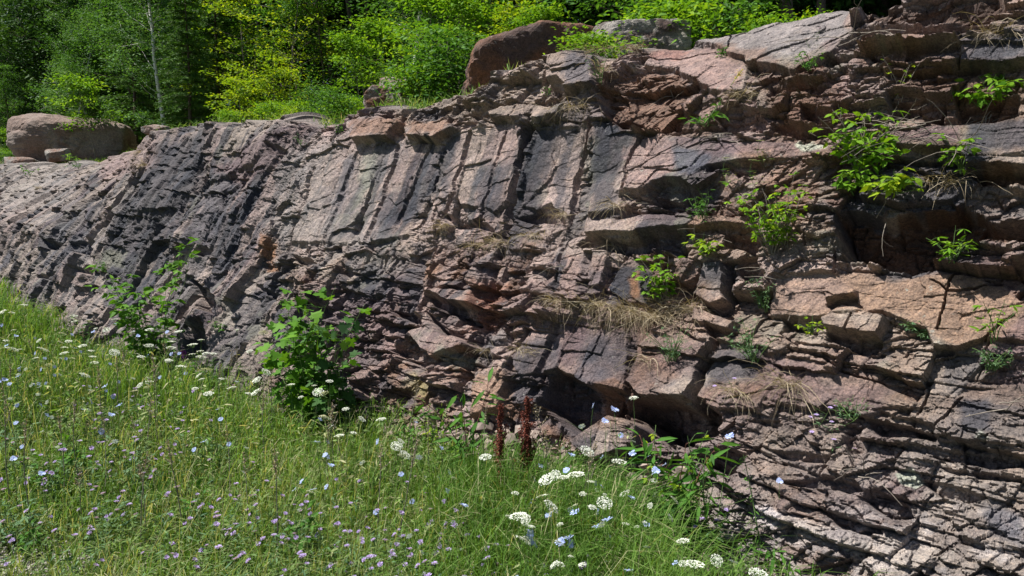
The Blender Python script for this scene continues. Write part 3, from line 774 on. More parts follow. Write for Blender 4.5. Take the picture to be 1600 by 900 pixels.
def boulder(name, loc, size, rotz, seed, cols, label, planes=14, round_=0.045, sub=6, tilt=0.0, group=None, cat='boulder'):
    bm = bmesh.new(); bmesh.ops.create_icosphere(bm, subdivisions=sub, radius=1)
    me = bpy.data.meshes.new(name); bm.to_mesh(me); bm.free()
    n = len(me.vertices); D = np.empty(n * 3, np.float32); me.vertices.foreach_get('co', D); D = D.reshape(-1, 3).astype(float)
    D /= np.linalg.norm(D, axis=1, keepdims=True)
    rs = np.random.RandomState(seed)
    pl = [(1, 0, 0), (-1, 0, 0), (0, 1, 0), (0, -1, 0), (0, 0, 1), (0, 0, -1)]
    pn = [np.array(p, float) + rs.normal(0, 0.13, 3) for p in pl] + [rs.normal(0, 1, 3) for _ in range(planes)]
    hh = [0.8 + rs.uniform(-.08, .06) for _ in pl] + [rs.uniform(0.82, 1.04) for _ in range(planes)]
    inv = 0
    for a, h in zip(pn, hh):
        a = a / np.linalg.norm(a)
        inv = inv + np.clip(D @ a / h, 0, None) ** (1 / round_ * 1.6)
    R = inv ** (-round_ / 1.6)
    P = D * R[:, None]
    q = tri(D, P, 1.1, seed + 20, 2); P *= (1 + 0.05 * np.round(q * 3) / 3)[:, None]
    sz = np.array(size)
    P = P * sz
    ms = sz.mean()
    P += D * (0.085 * ms * tri(D, P / ms, 1.7, seed, 4) + 0.06 * ms * np.abs(tri(D, P / ms, 6, seed + 5, 5)))[:, None]
    c1, c2, c3 = [np.array(c) for c in cols]
    m1 = sstep(-0.2, 0.3, tri(D, P / ms, 1.8, seed + 9))[:, None]; m2 = sstep(0.1, 0.4, tri(D, P / ms, 3.2, seed + 12))[:, None]
    cc = c1 * (1 - m1) + c2 * m1; cc = cc * (1 - m2 * 0.7) + c3 * m2 * 0.7
    me.vertices.foreach_set('co', P.astype(np.float32).ravel()); me.update()
    at = me.attributes.new('tint', 'FLOAT_COLOR', 'POINT'); c = np.ones((n, 4), np.float32); c[:, :3] = cc; at.data.foreach_set('color', c.ravel())
    o = link(name, me, M_ROCK)
    o.location = loc; o.rotation_euler = (0, tilt, rotz)
    return setp(o, label, cat, group)

def hill_at_px(px, py, b):
    P, s = at_hill(px, b)
    return P
DK = (0.085, 0.055, 0.05); RB = (0.17, 0.078, 0.045); GY_ = (0.26, 0.245, 0.23); PK = (0.20, 0.145, 0.125)
def place_boulder(x0, x1, y0, y1, b, depth, *a, **k):
    """spans photo columns x0..x1 and rows y0..y1, b metres behind the crest"""
    P, s = at_hill((x0 + x1) / 2, b)
    dd = project(P)[2]
    r = ray((x0 + x1) / 2, (y0 + y1) / 2); t = dd / (r[1] * cp - r[2] * sp)
    ctr = np.array([0, 0, CAMZ]) + r * t
    return boulder(a[0], ctr, ((x1 - x0) / 2 / F * dd / 0.84, depth, (y1 - y0) / 2 / F * dd / 0.84), *a[1:], **k)
place_boulder(714, 960, 58, 215, 1.35, 0.7, 'boulder', 0.15, 5, (DK, RB, (0.20, 0.09, 0.05)), 'massive dark red-brown boulder with rounded top on the crest below the forest', round_=0.10, planes=12)
place_boulder(915, 1060, 40, 110, 1.5, 0.45, 'boulder', 0.1, 8, (GY_, DK, GY_), 'low grey slab boulder half hidden behind the bright green crest shrub', round_=0.05)
place_boulder(26, 200, 186, 262, 1.9, 1.0, 'boulder', 0.3, 11, (PK, (0.24, 0.20, 0.18), (0.15, 0.10, 0.085)), 'long low pale boulder on the slope beside the small thin-stemmed tree', round_=0.10, planes=12)
place_boulder(572, 628, 138, 190, 0.9, 0.3, 'boulder', 0.2, 21, (RB, GY_, PK), 'brown rock lying in the grass by the yellow-green weeds', sub=5)
place_boulder(600, 652, 126, 180, 1.2, 0.35, 'boulder', 0.7, 22, (DK, PK, GY_), 'leaning dark rock against the dense crest bush', sub=5, tilt=0.4)
for k, (x0, x1, y0, y1, b, lb) in enumerate([(10, 60, 245, 275, 0.5, 'small rock below the long pale boulder at the end of the cut'), (75, 110, 232, 255, .9, 'small reddish rock under the bright fern clump'), (228, 262, 196, 212, .7, 'flat rock on the crest beside the dark slate slabs')]):
    place_boulder(x0, x1, y0, y1, b, 0.3, 'rock', 0.5 * k, 40 + k, (PK, GY_, RB), lb, sub=5, cat='rock')
# ================================================================== plants: shared builders
rs = np.random.RandomState(7)
def leaf_material(name, c0, c1, c2, trans=0.35, rough=0.5, scale=3.0):
    m, t, b = new_mat(name, max(rough, 0.6), 0.12)
    at = t.nodes.new('ShaderNodeAttribute'); at.attribute_name = 'tint'
    sep = t.nodes.new('ShaderNodeSeparateColor'); t.links.new(at.outputs['Color'], sep.inputs[0])
    c = ramp(t, sep.outputs[0], [(0.0, c0), (0.5, c1), (1.0, c2)])
    t.links.new(c, b.inputs['Base Color'])
    tr = t.nodes.new('ShaderNodeBsdfTranslucent')
    c2_ = mix(t, c, (1.25, 1.15, 0.45), 1.0, 'MULTIPLY')
    t.links.new(c2_, tr.inputs['Color'])
    ms = t.nodes.new('ShaderNodeMixShader'); ms.inputs[0].default_value = trans
    out = t.nodes['Material Output']
    t.links.new(b.outputs[0], ms.inputs[1]); t.links.new(tr.outputs[0], ms.inputs[2]); t.links.new(ms.outputs[0], out.inputs['Surface'])
    return m
def plain_mat(name, c, rough=0.8, var=0.35, scale=30, trans=0):
    m, t, b = new_mat(name, rough, 0.25)
    tc = t.nodes.new('ShaderNodeTexCoord')
    g = ramp(t, noise(t, tc.outputs['Object'], scale, 4, 0.6), [(0.3, tuple(x * (1 - var) for x in c)), (0.7, tuple(min(1, x * (1 + var)) for x in c))])
    t.links.new(g, b.inputs['Base Color'])
    return m
ML_GREEN = leaf_material('leaf_green', (0.028, 0.085, 0.015), (0.06, 0.165, 0.024), (0.12, 0.26, 0.035))
ML_DARK = leaf_material('leaf_dark', (0.016, 0.050, 0.012), (0.035, 0.095, 0.020), (0.065, 0.14, 0.028), trans=0.2)
ML_YEL = leaf_material('leaf_yellow_green', (0.08, 0.19, 0.015), (0.20, 0.33, 0.02), (0.38, 0.46, 0.025), trans=0.45)
ML_BRIGHT = leaf_material('leaf_bright', (0.06, 0.16, 0.012), (0.13, 0.28, 0.018), (0.24, 0.38, 0.03), trans=0.42)
ML_SPRUCE = leaf_material('needle', (0.035, 0.095, 0.025), (0.075, 0.17, 0.035), (0.15, 0.26, 0.045), trans=0.15, rough=0.6)
ML_BIRCH = leaf_material('leaf_birch', (0.045, 0.12, 0.04), (0.085, 0.20, 0.055), (0.15, 0.29, 0.07), trans=0.3)
ML_GRASS = leaf_material('grass_blade', (0.07, 0.15, 0.025), (0.155, 0.285, 0.055), (0.48, 0.45, 0.27), trans=0.38, rough=0.55)
ML_DRY = leaf_material('dry_blade', (0.16, 0.12, 0.08), (0.33, 0.27, 0.19), (0.52, 0.45, 0.33), trans=0.2, rough=0.8)
ML_BLUEG = leaf_material('leaf_blue_green', (0.06, 0.12, 0.06), (0.10, 0.19, 0.09), (0.16, 0.26, 0.12), trans=0.25)
M_BARK = plain_mat('bark', (0.09, 0.07, 0.055)); M_TWIG = plain_mat('grey_twig', (0.22, 0.19, 0.16))
M_GSTEM = plain_mat('green_stem', (0.10, 0.17, 0.05)); M_RSTEM = plain_mat('reddish_stem', (0.16, 0.07, 0.05))
def birch_bark():
    m, t, b = new_mat('birch_bark', 0.7)
    tc = t.nodes.new('ShaderNodeTexCoord'); mp = nd(t, 'ShaderNodeMapping'); mp.inputs['Scale'].default_value = (3, 3, 14)
    t.links.new(tc.outputs['Object'], mp.inputs[0])
    c = ramp(t, noise(t, mp.outputs[0], 2.0, 4, 0.6), [(0.33, (0.05, 0.045, 0.04)), (0.40, (0.74, 0.72, 0.68)), (0.9, (0.82, 0.80, 0.77))])
    t.links.new(c, b.inputs['Base Color'])
    return m
M_BIRCHB = birch_bark()

# leaf outlines in the (x along, y across) plane, unit length; z lifts give the fold and the droop
def fan_leaf(outline, fold=0.12, droop=0.15):
    p = np.array(outline, float)
    z = np.abs(p[:, 1]) * fold * 2 - droop * p[:, 0] ** 2
    return np.c_[p, z]
OVATE = fan_leaf([(0, 0), (0.28, 0.20), (0.62, 0.19), (1, 0), (0.62, -0.19), (0.28, -0.20)])
LANCE = fan_leaf([(0, 0), (0.3, 0.10), (0.65, 0.095), (1, 0), (0.65, -0.095), (0.3, -0.10)])
SERR = fan_leaf([(0, 0), (0.15, 0.16), (0.25, 0.14), (0.35, 0.24), (0.5, 0.19), (0.6, 0.22), (0.78, 0.10), (1, 0), (0.78, -0.10), (0.6, -0.22), (0.5, -0.19), (0.35, -0.24), (0.25, -0.14), (0.15, -0.16)])
MAPLE = fan_leaf([(0, 0), (0.02, 0.22), (-0.1, 0.42), (0.18, 0.36), (0.3, 0.58), (0.42, 0.42), (0.58, 0.44), (0.5, 0.16), (0.78, 0.2), (1, 0), (0.78, -0.2), (0.5, -0.16), (0.58, -0.44), (0.42, -0.42), (0.3, -0.58), (0.18, -0.36), (-0.1, -0.42), (0.02, -0.22)], 0.06)
QUAD = fan_leaf([(0, 0), (0.45, 0.26), (1, 0), (0.45, -0.26)])
NEED = fan_leaf([(0, 0), (0.3, 0.07), (1, 0), (0.3, -0.07)], 0.02, 0.1)

def leaves_mesh(name, pos, dirs, size, shape, tint, roll=0.5, rnd=None, upbias=1.0):
    """one polygon per leaf; dirs = direction each blade points to"""
    rnd = rnd or rs
    n = len(pos); k = len(shape)
    d = dirs / (np.linalg.norm(dirs, axis=1, keepdims=True) + 1e-9)
    up = np.array([0, 0, 1.0]) * upbias + rnd.normal(0, roll, (n, 3))
    side = np.cross(up, d); side /= (np.linalg.norm(side, axis=1, keepdims=True) + 1e-9)
    nn = np.cross(d, side)
    sc = np.asarray(size).reshape(-1, 1, 1) * np.ones((n, 1, 1))
    P = pos[:, None, :] + sc * (shape[None, :, 0:1] * d[:, None, :] + shape[None, :, 1:2] * side[:, None, :] + shape[None, :, 2:3] * nn[:, None, :])
    t = np.repeat(np.clip(tint, 0, 1), k)
    Fc = np.arange(n * k).reshape(n, k)
    return np_mesh(name, P.reshape(-1, 3), Fc, nper=k, attr={'tint': np.c_[t, t, t]})

def tubes_mesh(name, paths, sides=5):
    """paths: list of (points Nx3, radii N)"""
    VV = []; FF = []; off = 0
    for pts, rad in paths:
        pts = np.asarray(pts, float); n = len(pts)
        tan = np.gradient(pts, axis=0); tan /= np.linalg.norm(tan, axis=1, keepdims=True) + 1e-9
        ref = np.array([1.0, 0.13, 0.07]); a = np.cross(tan, ref); a /= np.linalg.norm(a, axis=1, keepdims=True) + 1e-9
        b = np.cross(tan, a)
        an = np.arange(sides) * 2 * math.pi / sides
        r = np.asarray(rad, float).reshape(-1, 1, 1) * np.ones((n, 1, 1))
        ring = pts[:, None] + r * (np.cos(an)[None, :, None] * a[:, None] + np.sin(an)[None, :, None] * b[:, None])
        VV.append(ring.reshape(-1, 3))
        i = np.arange(n - 1)[:, None] * sides; j = np.arange(sides)[None]; j2 = (j + 1) % sides
        FF.append((np.stack([i + j, i + j2, i + sides + j2, i + sides + j], -1) + off).reshape(-1, 4)); off += n * sides
    return np_mesh(name, np.concatenate(VV), np.concatenate(FF), smooth=True)

def curve(p0, d0, L, n=6, grav=0.0, wob=0.1, rnd=None):
    rnd = rnd or rs
    p = [np.array(p0, float)]; d = np.array(d0, float); d /= np.linalg.norm(d)
    for i in range(n - 1):
        d = d + rnd.normal(0, wob, 3) + np.array([0, 0, grav]); d /= np.linalg.norm(d)
        p.append(p[-1] + d * L / (n - 1))
    return np.array(p)

def root(name, loc, label, cat, group=None, rz=0, sc=1.0):
    o = bpy.data.objects.new(name, None); COL.objects.link(o)
    o.empty_display_size = 0.1
    o.location = loc; o.rotation_euler = (0, 0, rz); o.scale = (sc, sc, sc)
    return setp(o, label, cat, group)
def dup(src, loc, label=None, rz=0, sc=1.0, group=None, tilt=(0, 0)):
    r = src.copy(); COL.objects.link(r)
    r.location = loc; r.rotation_euler = (tilt[0], tilt[1], rz); r.scale = (sc, sc, sc)
    if label: r['label'] = label
    if group: r['group'] = group
    for c in list(src.children):
        q = c.copy(); COL.objects.link(q); q.parent = r
    return r

# ================================================================== forest
def broadleaf_parts(seed, H, R, nbr, nleaf, lsize, shape, layered=0.5, lo=0.12, trunk_r=0.05, lean=0.05, brr=1.0):
    r = np.random.RandomState(seed)
    trunk = curve((0, 0, -0.2), (r.normal(0, lean), r.normal(0, lean), 1), H, 12, 0, 0.04, r)
    paths = [(trunk, np.linspace(trunk_r, trunk_r * 0.15, 12))]
    tips = []
    for k in range(nbr):
        f = lo + (1 - lo) * r.uniform(0, 1) ** 0.9
        i = f * 11; a = int(min(i, 10)); p0 = trunk[a] * (1 - (i - a)) + trunk[a + 1] * (i - a)
        ang = r.uniform(0, 2 * math.pi)
        env = math.sin(math.pi * min(0.98, (0.18 + 0.78 * f))) ** 0.7
        L = R * env * r.uniform(0.6, 1.1)
        d = np.array([math.cos(ang), math.sin(ang), r.uniform(0.1, 0.7)])
        br = curve(p0, d, L, 6, -0.02, 0.12, r)
        paths.append((br, np.linspace(trunk_r * 0.28 * brr, trunk_r * 0.05 * brr, 6)))
        for q in range(5):
            j = r.randint(1, 6); d2 = d + r.normal(0, 0.6, 3) * [1, 1, 0.4]
            sb = curve(br[j], d2, L * r.uniform(0.25, 0.5), 4, -0.02, 0.15, r)
            if q < 2: paths.append((sb, np.linspace(trunk_r * 0.10, trunk_r * 0.03, 4)))
            tips.append(sb)
    per = max(1, nleaf // len(tips))
    P = []; D = []; T = []
    for sb in tips:
        n = int(per * r.uniform(0.5, 1.5))
        f = r.uniform(0.1, 1.0, n) * 3; a = np.minimum(f.astype(int), 2); w = (f - a)[:, None]
        base = sb[a] * (1 - w) + sb[a + 1] * w
        sp_ = r.normal(0, 1, (n, 3)) * [1, 1, 1 - layered * 0.85] * (lsize * 1.7)
        P.append(base + sp_)
        dd = r.normal(0, 1, (n, 3)) * [1, 1, 0.35] + (sb[-1] - sb[0]) / (np.linalg.norm(sb[-1] - sb[0]) + 1e-6) * 0.8 + [0, 0, -0.2]
        D.append(dd); T.append(np.clip(r.normal(0.5, 0.2) + r.normal(0, 0.16, n), 0, 1))
    P = np.concatenate(P); D = np.concatenate(D); T = np.concatenate(T)
    lm = leaves_mesh('crown', P, D, lsize * r.uniform(0.7, 1.3, len(P)), shape, T, roll=0.4, rnd=r)
    return tubes_mesh('trunk', paths, 5), lm

def spruce_parts(seed, H, R, nwh=26, lo=0.04):
    r = np.random.RandomState(seed)
    trunk = curve((0, 0, -0.2), (0, 0, 1), H, 8, 0, 0.015, r)
    paths = [(trunk, np.linspace(0.09, 0.01, 8))]
    P = []; D = []; T = []; Z = []
    for w in range(nwh):
        f = lo + (1 - lo) * (w + r.uniform(-.3, .3)) / nwh
        z = f * H
        L0 = R * (1 - f) ** 0.8 + 0.08
        for k in range(9):
            ang = r.uniform(0, 2 * math.pi); L = L0 * r.uniform(0.65, 1.1)
            d = np.array([math.cos(ang), math.sin(ang), 0.15])
            br = curve((trunk[int(min(7, f * 7))][0], 0, z), d, L, 6, -0.09, 0.06, r)
            paths.append((br, np.linspace(0.012, 0.003, 6)))
            n = int(60 * L) + 10
            ff = r.uniform(0.12, 1, n) * 5; a = np.minimum(ff.astype(int), 4); ww = (ff - a)[:, None]
            b = br[a] * (1 - ww) + br[a + 1] * ww
            side = np.cross(d, [0, 0, 1]); sg = r.choice([-1, 1], n)[:, None]
            dd = d * r.uniform(0.4, 0.9, (n, 1)) + side * sg * r.uniform(0.4, 1, (n, 1)) + np.array([0, 0, 1]) * r.uniform(-0.5, 0.15, (n, 1))
            wd = (1.05 - ff / 5)[:, None]
            # each twig: several needle-like slivers along it
            tl = 0.10 + 0.28 * L * wd * 0.5
            dn = dd / np.linalg.norm(dd, axis=1, keepdims=True)
            for q in range(4):
                P.append(b + dn * tl * q / 4.0); D.append(dn + r.normal(0, 0.25, (n, 3))); Z.append(np.full(n, 0.085)); T.append(np.clip(r.normal(0.35, 0.12, n) + 0.1 * q, 0, 1))
    P = np.concatenate(P); D = np.concatenate(D); T = np.concatenate(T); Z = np.concatenate(Z)
    sh = NEED.copy(); sh[:, 1] *= 1.9
    return tubes_mesh('trunk', paths, 4), leaves_mesh('crown', P, D, Z * r.uniform(0.7, 1.3, len(P)), sh, T, roll=0.8, rnd=r)

def tree_src(name, parts, mt, mc, label, cat):
    o = root(name, (0, 0, 0), label, cat)
    link('trunk', parts[0], mt, o); link('crown', parts[1], mc, o)
    return o
USED = {}
def put(key, src, loc, label, rz=0, sc=1.0, group=None, cat=None, tilt=(0, 0)):
    if key not in USED:
        USED[key] = 1
        src.location = loc; src.rotation_euler = (tilt[0], tilt[1], rz); src.scale = (sc, sc, sc); src['label'] = label
        if group: src['group'] = group
        o = src
    else:
        o = dup(src, loc, label, rz, sc, group, tilt)
    if cat: o['category'] = cat
    return o

r_ = random.Random(3)
srcs = {
 'back0': tree_src('broadleaf_tree', broadleaf_parts(1, 8.5, 2.6, 70, 18000, 0.17, QUAD, 0.3, 0.02, 0.10), M_BARK, ML_DARK, '', 'tree'),
 'tall': tree_src('broadleaf_tree', broadleaf_parts(2, 12.5, 3.0, 70, 17000, 0.17, QUAD, 0.4, 0.46, 0.10), M_BARK, ML_GREEN, '', 'tree'),
 'mid0': tree_src('broadleaf_tree', broadleaf_parts(3, 6.0, 1.5, 50, 7500, 0.10, OVATE, 0.6, 0.10, 0.05), M_BARK, ML_GREEN, '', 'tree'),
 'mid1': tree_src('maple_tree', broadleaf_parts(4, 5.5, 1.5, 34, 3300, 0.10, QUAD, 0.97, 0.25, 0.035), M_TWIG, ML_YEL, '', 'tree'),
 'birch': tree_src('birch_tree', broadleaf_parts(5, 9.0, 1.7, 70, 20000, 0.095, QUAD, 0.3, 0.10, 0.075, 0.05, 0.35), M_BIRCHB, ML_BIRCH, '', 'tree'),
 'spruce': tree_src('spruce_tree', spruce_parts(6, 6.5, 1.6), M_BARK, ML_SPRUCE, '', 'tree'),
 'sap0': tree_src('young_tree', broadleaf_parts(8, 2.6, 0.85, 26, 1900, 0.105, OVATE, 0.9, 0.42, 0.018, 0.1), M_TWIG, ML_BRIGHT, '', 'tree'),
 'sap1': tree_src('young_tree', broadleaf_parts(9, 2.4, 0.8, 22, 1700, 0.09, QUAD, 0.95, 0.42, 0.015, 0.12), M_TWIG, ML_YEL, '', 'tree'),
 'bush0': tree_src('shrub', broadleaf_parts(12, 1.1, 0.6, 34, 2000, 0.075, OVATE, 0.5, 0.02, 0.012, 0.2), M_TWIG, ML_GREEN, '', 'shrub'),
 'bush1': tree_src('shrub', broadleaf_parts(13, 0.8, 0.55, 26, 1600, 0.07, OVATE, 0.5, 0.02, 0.010, 0.2), M_TWIG, ML_BRIGHT, '', 'shrub'),
 'bush2': tree_src('shrub', broadleaf_parts(14, 0.7, 0.5, 24, 1300, 0.07, QUAD, 0.5, 0.02, 0.010, 0.2), M_TWIG, ML_YEL, '', 'shrub'),
}
def hp(px, b): return at_hill(px, b)[0]
# deep rows: nothing tells these apart
k = 0
for b0, step, x0, x1 in ((14.5, 62, -480, 1760), (18.5, 60, -480, 1700), (24, 60, -480, 700)):
    for px in range(x0, x1, step):
        s = at_hill(px + r_.uniform(-20, 20), b0)[1]
        put('back0', srcs['back0'], hill(s, b0 + r_.uniform(-1, 1)), 'dark leafy tree low down in the deepest shade of the forest', r_.uniform(0, 6), r_.uniform(0.9, 1.2), 'dark trees deep in the forest')
for k in range(27):
    s = -8 + k * 1.9 + r_.uniform(-.5, .5); b = 9.6 + (k % 2) * 2.6 + r_.uniform(-.5, .5)
    put('tall', srcs['tall'], hill(s, b), 'tall high-crowned tree whose trunk stands in the forest shade', r_.uniform(0, 6), r_.uniform(0.85, 1.1), 'tall high-crowned trees shading the forest')
for k in range(9):
    s = 9 + k * 3.2; b = 6.2 + r_.uniform(-.5, .5)
    put('mid0', srcs['mid0'], hill(s, b), 'leafy tree in the screen of trees at the left end of the forest', r_.uniform(0, 6), r_.uniform(.9, 1.15), 'screen of leafy trees at the left end')
for px, b, sc, tl, lb in [(262, 3.6, 0.9, (0.0, -0.10), 'leaning birch with white trunk in front of the spruces'),
                          (112, 4.6, 0.8, (0.0, 0.02), 'straight white-trunked birch behind the thin-stemmed young tree'),
                          (62, 7.5, 1.0, (0, -0.03), 'slender pale birch left of the straight white birch'),
                          (8, 6.2, 1.05, (0, 0.02), 'birch with fine blue-green leaves at the left end of the forest'),
                          (-40, 8.0, 1.1, (0, 0.0), 'fine-leaved birch cut by the left edge of the picture'), (90, 8.6, 1.1, (0, 0.0), 'tall fine-leaved birch deeper in the wood behind the straight white birch'), (165, 7.6, 1.0, (0, 0.03), 'fine-leaved birch right behind the small young tree'),
                          (640, 5.2, 0.8, (0, 0.03), 'thin pale-trunked birch in the dark gap behind the dense crest bush')]:
    put('birch', srcs['birch'], hp(px, b), lb, r_.uniform(0, 6), sc, 'birches at the edge of the forest', tilt=tl)
for px, b, sc, lb in [(300, 3.3, 0.72, 'dark spruce beside the leaning birch, lowest boughs over the grass'),
                      (215, 4.0, 0.8, 'spruce between the thin-stemmed young tree and the leaning birch'),
                      (345, 4.4, 0.85, 'spruce in shade behind the first yellow-leaved maple'),
                      (182, 6.6, 1.0, 'spruce half hidden behind the thin-stemmed young tree')]:
    put('spruce', srcs['spruce'], hp(px, b), lb, r_.uniform(0, 6), sc, 'spruces at the edge of the forest')
for px, b, sc, lb in [(395, 4.6, 0.85, 'airy maple with yellow leaves next to the dark spruces'),
                      (450, 5.0, 0.9, 'tall yellow-green maple with bare grey lower stems'),
                      
                      (720, 4.8, 0.8, 'yellow-green maple above the massive brown boulder')]:
    put('mid1', srcs['mid1'], hp(px, b), lb, r_.uniform(0, 6), sc, 'yellow-leaved maples at the edge of the forest')
for px, b, sc, lb in [
                      (770, 5.6, 0.9, 'leafy tree directly behind the massive brown boulder'), (860, 5.2, 0.95, 'leafy tree behind the right edge of the massive boulder'),
                      (150, 5.4, 0.75, 'leafy tree crowding the thin-stemmed young tree'), (30, 4.6, 0.75, 'leafy tree behind the long pale boulder'), (1000, 4.2, .9, 'leafy tree above the grey slab boulder'),
                      (1120, 4.2, .9, 'leafy tree above the pale sloping slab'), (1240, 4.2, 0.9, 'leafy tree above the top ledges')]:
    put('mid0', srcs['mid0'], hp(px, b), lb, r_.uniform(0, 6), sc, 'leafy trees at the edge of the forest')
for px, b, sc, lb in [(150, 2.1, 1.12, 'small young tree with thin dark stems standing alone before the spruces'),
                      (565, 3.4, 0.7, 'bright young tree with layered leaves over the brown rock'), 
                      (612, 4.2, 0.9, 'bright young tree left of the dense crest bush'), (680, 3.2, 1.0, 'bright young tree rising out of the dense crest bush'),
                      (742, 3.0, 0.8, 'bright young tree peeping over the left shoulder of the massive boulder'), (830, 3.2, .7, 'bright young tree behind the top of the massive boulder'),
                      (12, 3.4, 0.8, 'bright young tree at the left end of the slope')]:
    put('sap0', srcs['sap0'], hp(px, b), lb, r_.uniform(0, 6), sc * .85, 'bright young trees in front of the forest')
for px, b, sc, lb in [(380, 3.3, 0.85, 'yellow young tree before the spruces'), (425, 3.5, 0.9, 'yellow young tree with dead grey twigs beside it'), (800, 3.6, .8, 'yellow young tree behind the massive boulder')]:
    put('sap1', srcs['sap1'], hp(px, b), lb, r_.uniform(0, 6), sc, 'yellow young trees in front of the forest')
for px in range(-220, 250, 42):
    put('back0', srcs['back0'], hill(at_hill(px, 9.5)[1], 9.5 + r_.uniform(-.6, .6)), 'dark leafy tree in the dense screen behind the birches at the left', r_.uniform(0, 6), r_.uniform(1.35, 1.6), 'dense dark screen at the left')
k = 0
for px, b, sc, kind, lb in [
    (385, 1.9, 0.5, 'bush2', 'yellow-leaved shrub sprawling on the grass at the crest'), (405, 2.7, 0.5, 'bush2', 'yellow shrub close to the forest edge by the spruces'),
    (445, 2.4, 0.7, 'bush0', 'round green shrub in the middle of the thicket'), (500, 2.5, 0.8, 'bush0', 'largest round green shrub of the thicket'), (555, 2.8, 0.6, 'bush0', 'green shrub beside the yellow-green weeds'),
    (475, 1.7, 0.6, 'bush1', 'bright low shrub before the largest round shrub'), (530, 1.6, 0.45, 'bush1', 'bright low shrub left of the brown crest rock'), (590, 2.3, 0.5, 'bush1', 'bright shrub just behind the brown crest rock'),
    (690, 1.25, 1.1, 'bush0', 'dense green bush hanging over the crest left of the massive boulder'), (665, 1.0, 0.85, 'bush1', 'bright lower half of the thicket left of the massive boulder'), (705, 1.0, 1.0, 'bush0', 'dark green bush in the nook under the massive boulder'), (650, 1.7, 0.7, 'bush1', 'bright shrub behind the leaning dark rock'),
    (570, 1.3, 0.4, 'bush2', 'yellow-green weed clump against the brown crest rock'), (245, 2.6, 0.6, 'bush0', 'dark low shrub under the spruces'), (320, 2.5, 0.6, 'bush0', 'dark low shrub under the last spruce'),
    (340, 2.9, 0.75, 'bush1', 'sparse bright shrub with upright stems in front of the dark gap'), (210, 2.6, 0.55, 'bush1', 'bright shrub at the right end of the long pale boulder'),
    (20, 3.0, 1.0, 'bush1', 'bright shrub at the left end of the slope above the long pale boulder'), (70, 3.2, 0.9, 'bush0', 'green shrub directly behind the long pale boulder'), (8, 2.0, .8, 'bush0', 'green shrub left of the long pale boulder'),
    (950, 0.75, 0.75, 'bush1', 'bright shrub on the crest in front of the grey slab boulder'), (925, 0.8, 0.7, 'bush1', 'bright narrow shrub against the right end of the massive boulder'), (975, 1.4, 0.5, 'bush2', 'yellowish shrub on the crest beside the bright shrub'),
    (1050, 1.9, 1.0, 'bush1', 'large-leaved bright shrub over the sloping grey slab'), (1100, 2.1, 1.1, 'bush1', 'large-leaved bright shrub right of its twin over the slab'), (1010, 2.4, 1.2, 'bush0', 'green bush behind the grey slab boulder'), (1150, 2.6, 1.0, 'bush0', 'green bush behind the highest point of the pale slab'), (1240, 1.7, 0.7, 'bush2', 'yellow-green low shrub above the pale slab'), (1290, 1.9, 0.6, 'bush1', 'bright low shrub where the slab meets the ledges'), (1190, 1.9, 0.7, 'bush1', 'bright low shrub on top of the pale slab'),
    (300, .9, 0.5, 'bush0', 'tiny dark shrub on the rim above the slate slabs'), (345, .8, 0.55, 'bush1', 'tiny bright shrub on the rim left of the yellow sprawling shrub'), (430, .8, 0.6, 'bush1', 'small bright shrub spilling over the rim right of the yellow sprawling shrub'), (455, .9, 0.5, 'bush2', 'small yellow-green shrub on the rim under the thicket'), (520, .75, 0.6, 'bush0', 'small dark shrub spilling over the rim left of the capping blocks'), (550, .9, 0.6, 'bush1', 'small bright shrub directly left of the brown crest rock'),
    (860, 2.2, 0.9, 'bush1', 'bright shrub showing above the middle of the massive boulder'), (790, 2.3, 0.9, 'bush0', 'green shrub showing above the massive boulder'), (1590, 1.0, .5, 'bush2', 'pale green shrub on the highest ledge')]:
    put(kind, srcs[kind], hp(px, b), lb, r_.uniform(0, 6), sc * (0.8 if b > 2.2 else 0.9), 'shrubs along the crest')
# grass and weeds on the hillside
r = np.random.RandomState(31)
n = 70000
s = r.uniform(-4, 24, n); b = 0.35 + 4.8 * r.uniform(0, 1, n) ** 1.1
P = hill(s, b)
keep = (fbm(s * 1.1, b * 1.1, 77, 3) > -0.1) & (b < 3.4)
P = P[keep]; n = len(P)
d = np.c_[r.normal(0, .5, n), r.normal(0, .5, n), np.ones(n)]
sh = np.array([(0, 0.05, 0), (0.5, 0.035, 0.0), (1, 0.0, -0.25), (0.5, -0.035, 0.0), (0, -0.05, 0)])
tn = np.clip(0.45 + 0.3 * fbm(P[:, 0] * 2, P[:, 1] * 2, 78, 2) + r.normal(0, .2, n), 0, 1)
me = leaves_mesh('grass', P, d, r.uniform(0.06, 0.22, n), sh, tn, roll=1.0, rnd=r)
o = link('grass', me, ML_GRASS); setp(o, 'short pale grass on the slope between the crest and the forest', 'grass', kind='stuff')
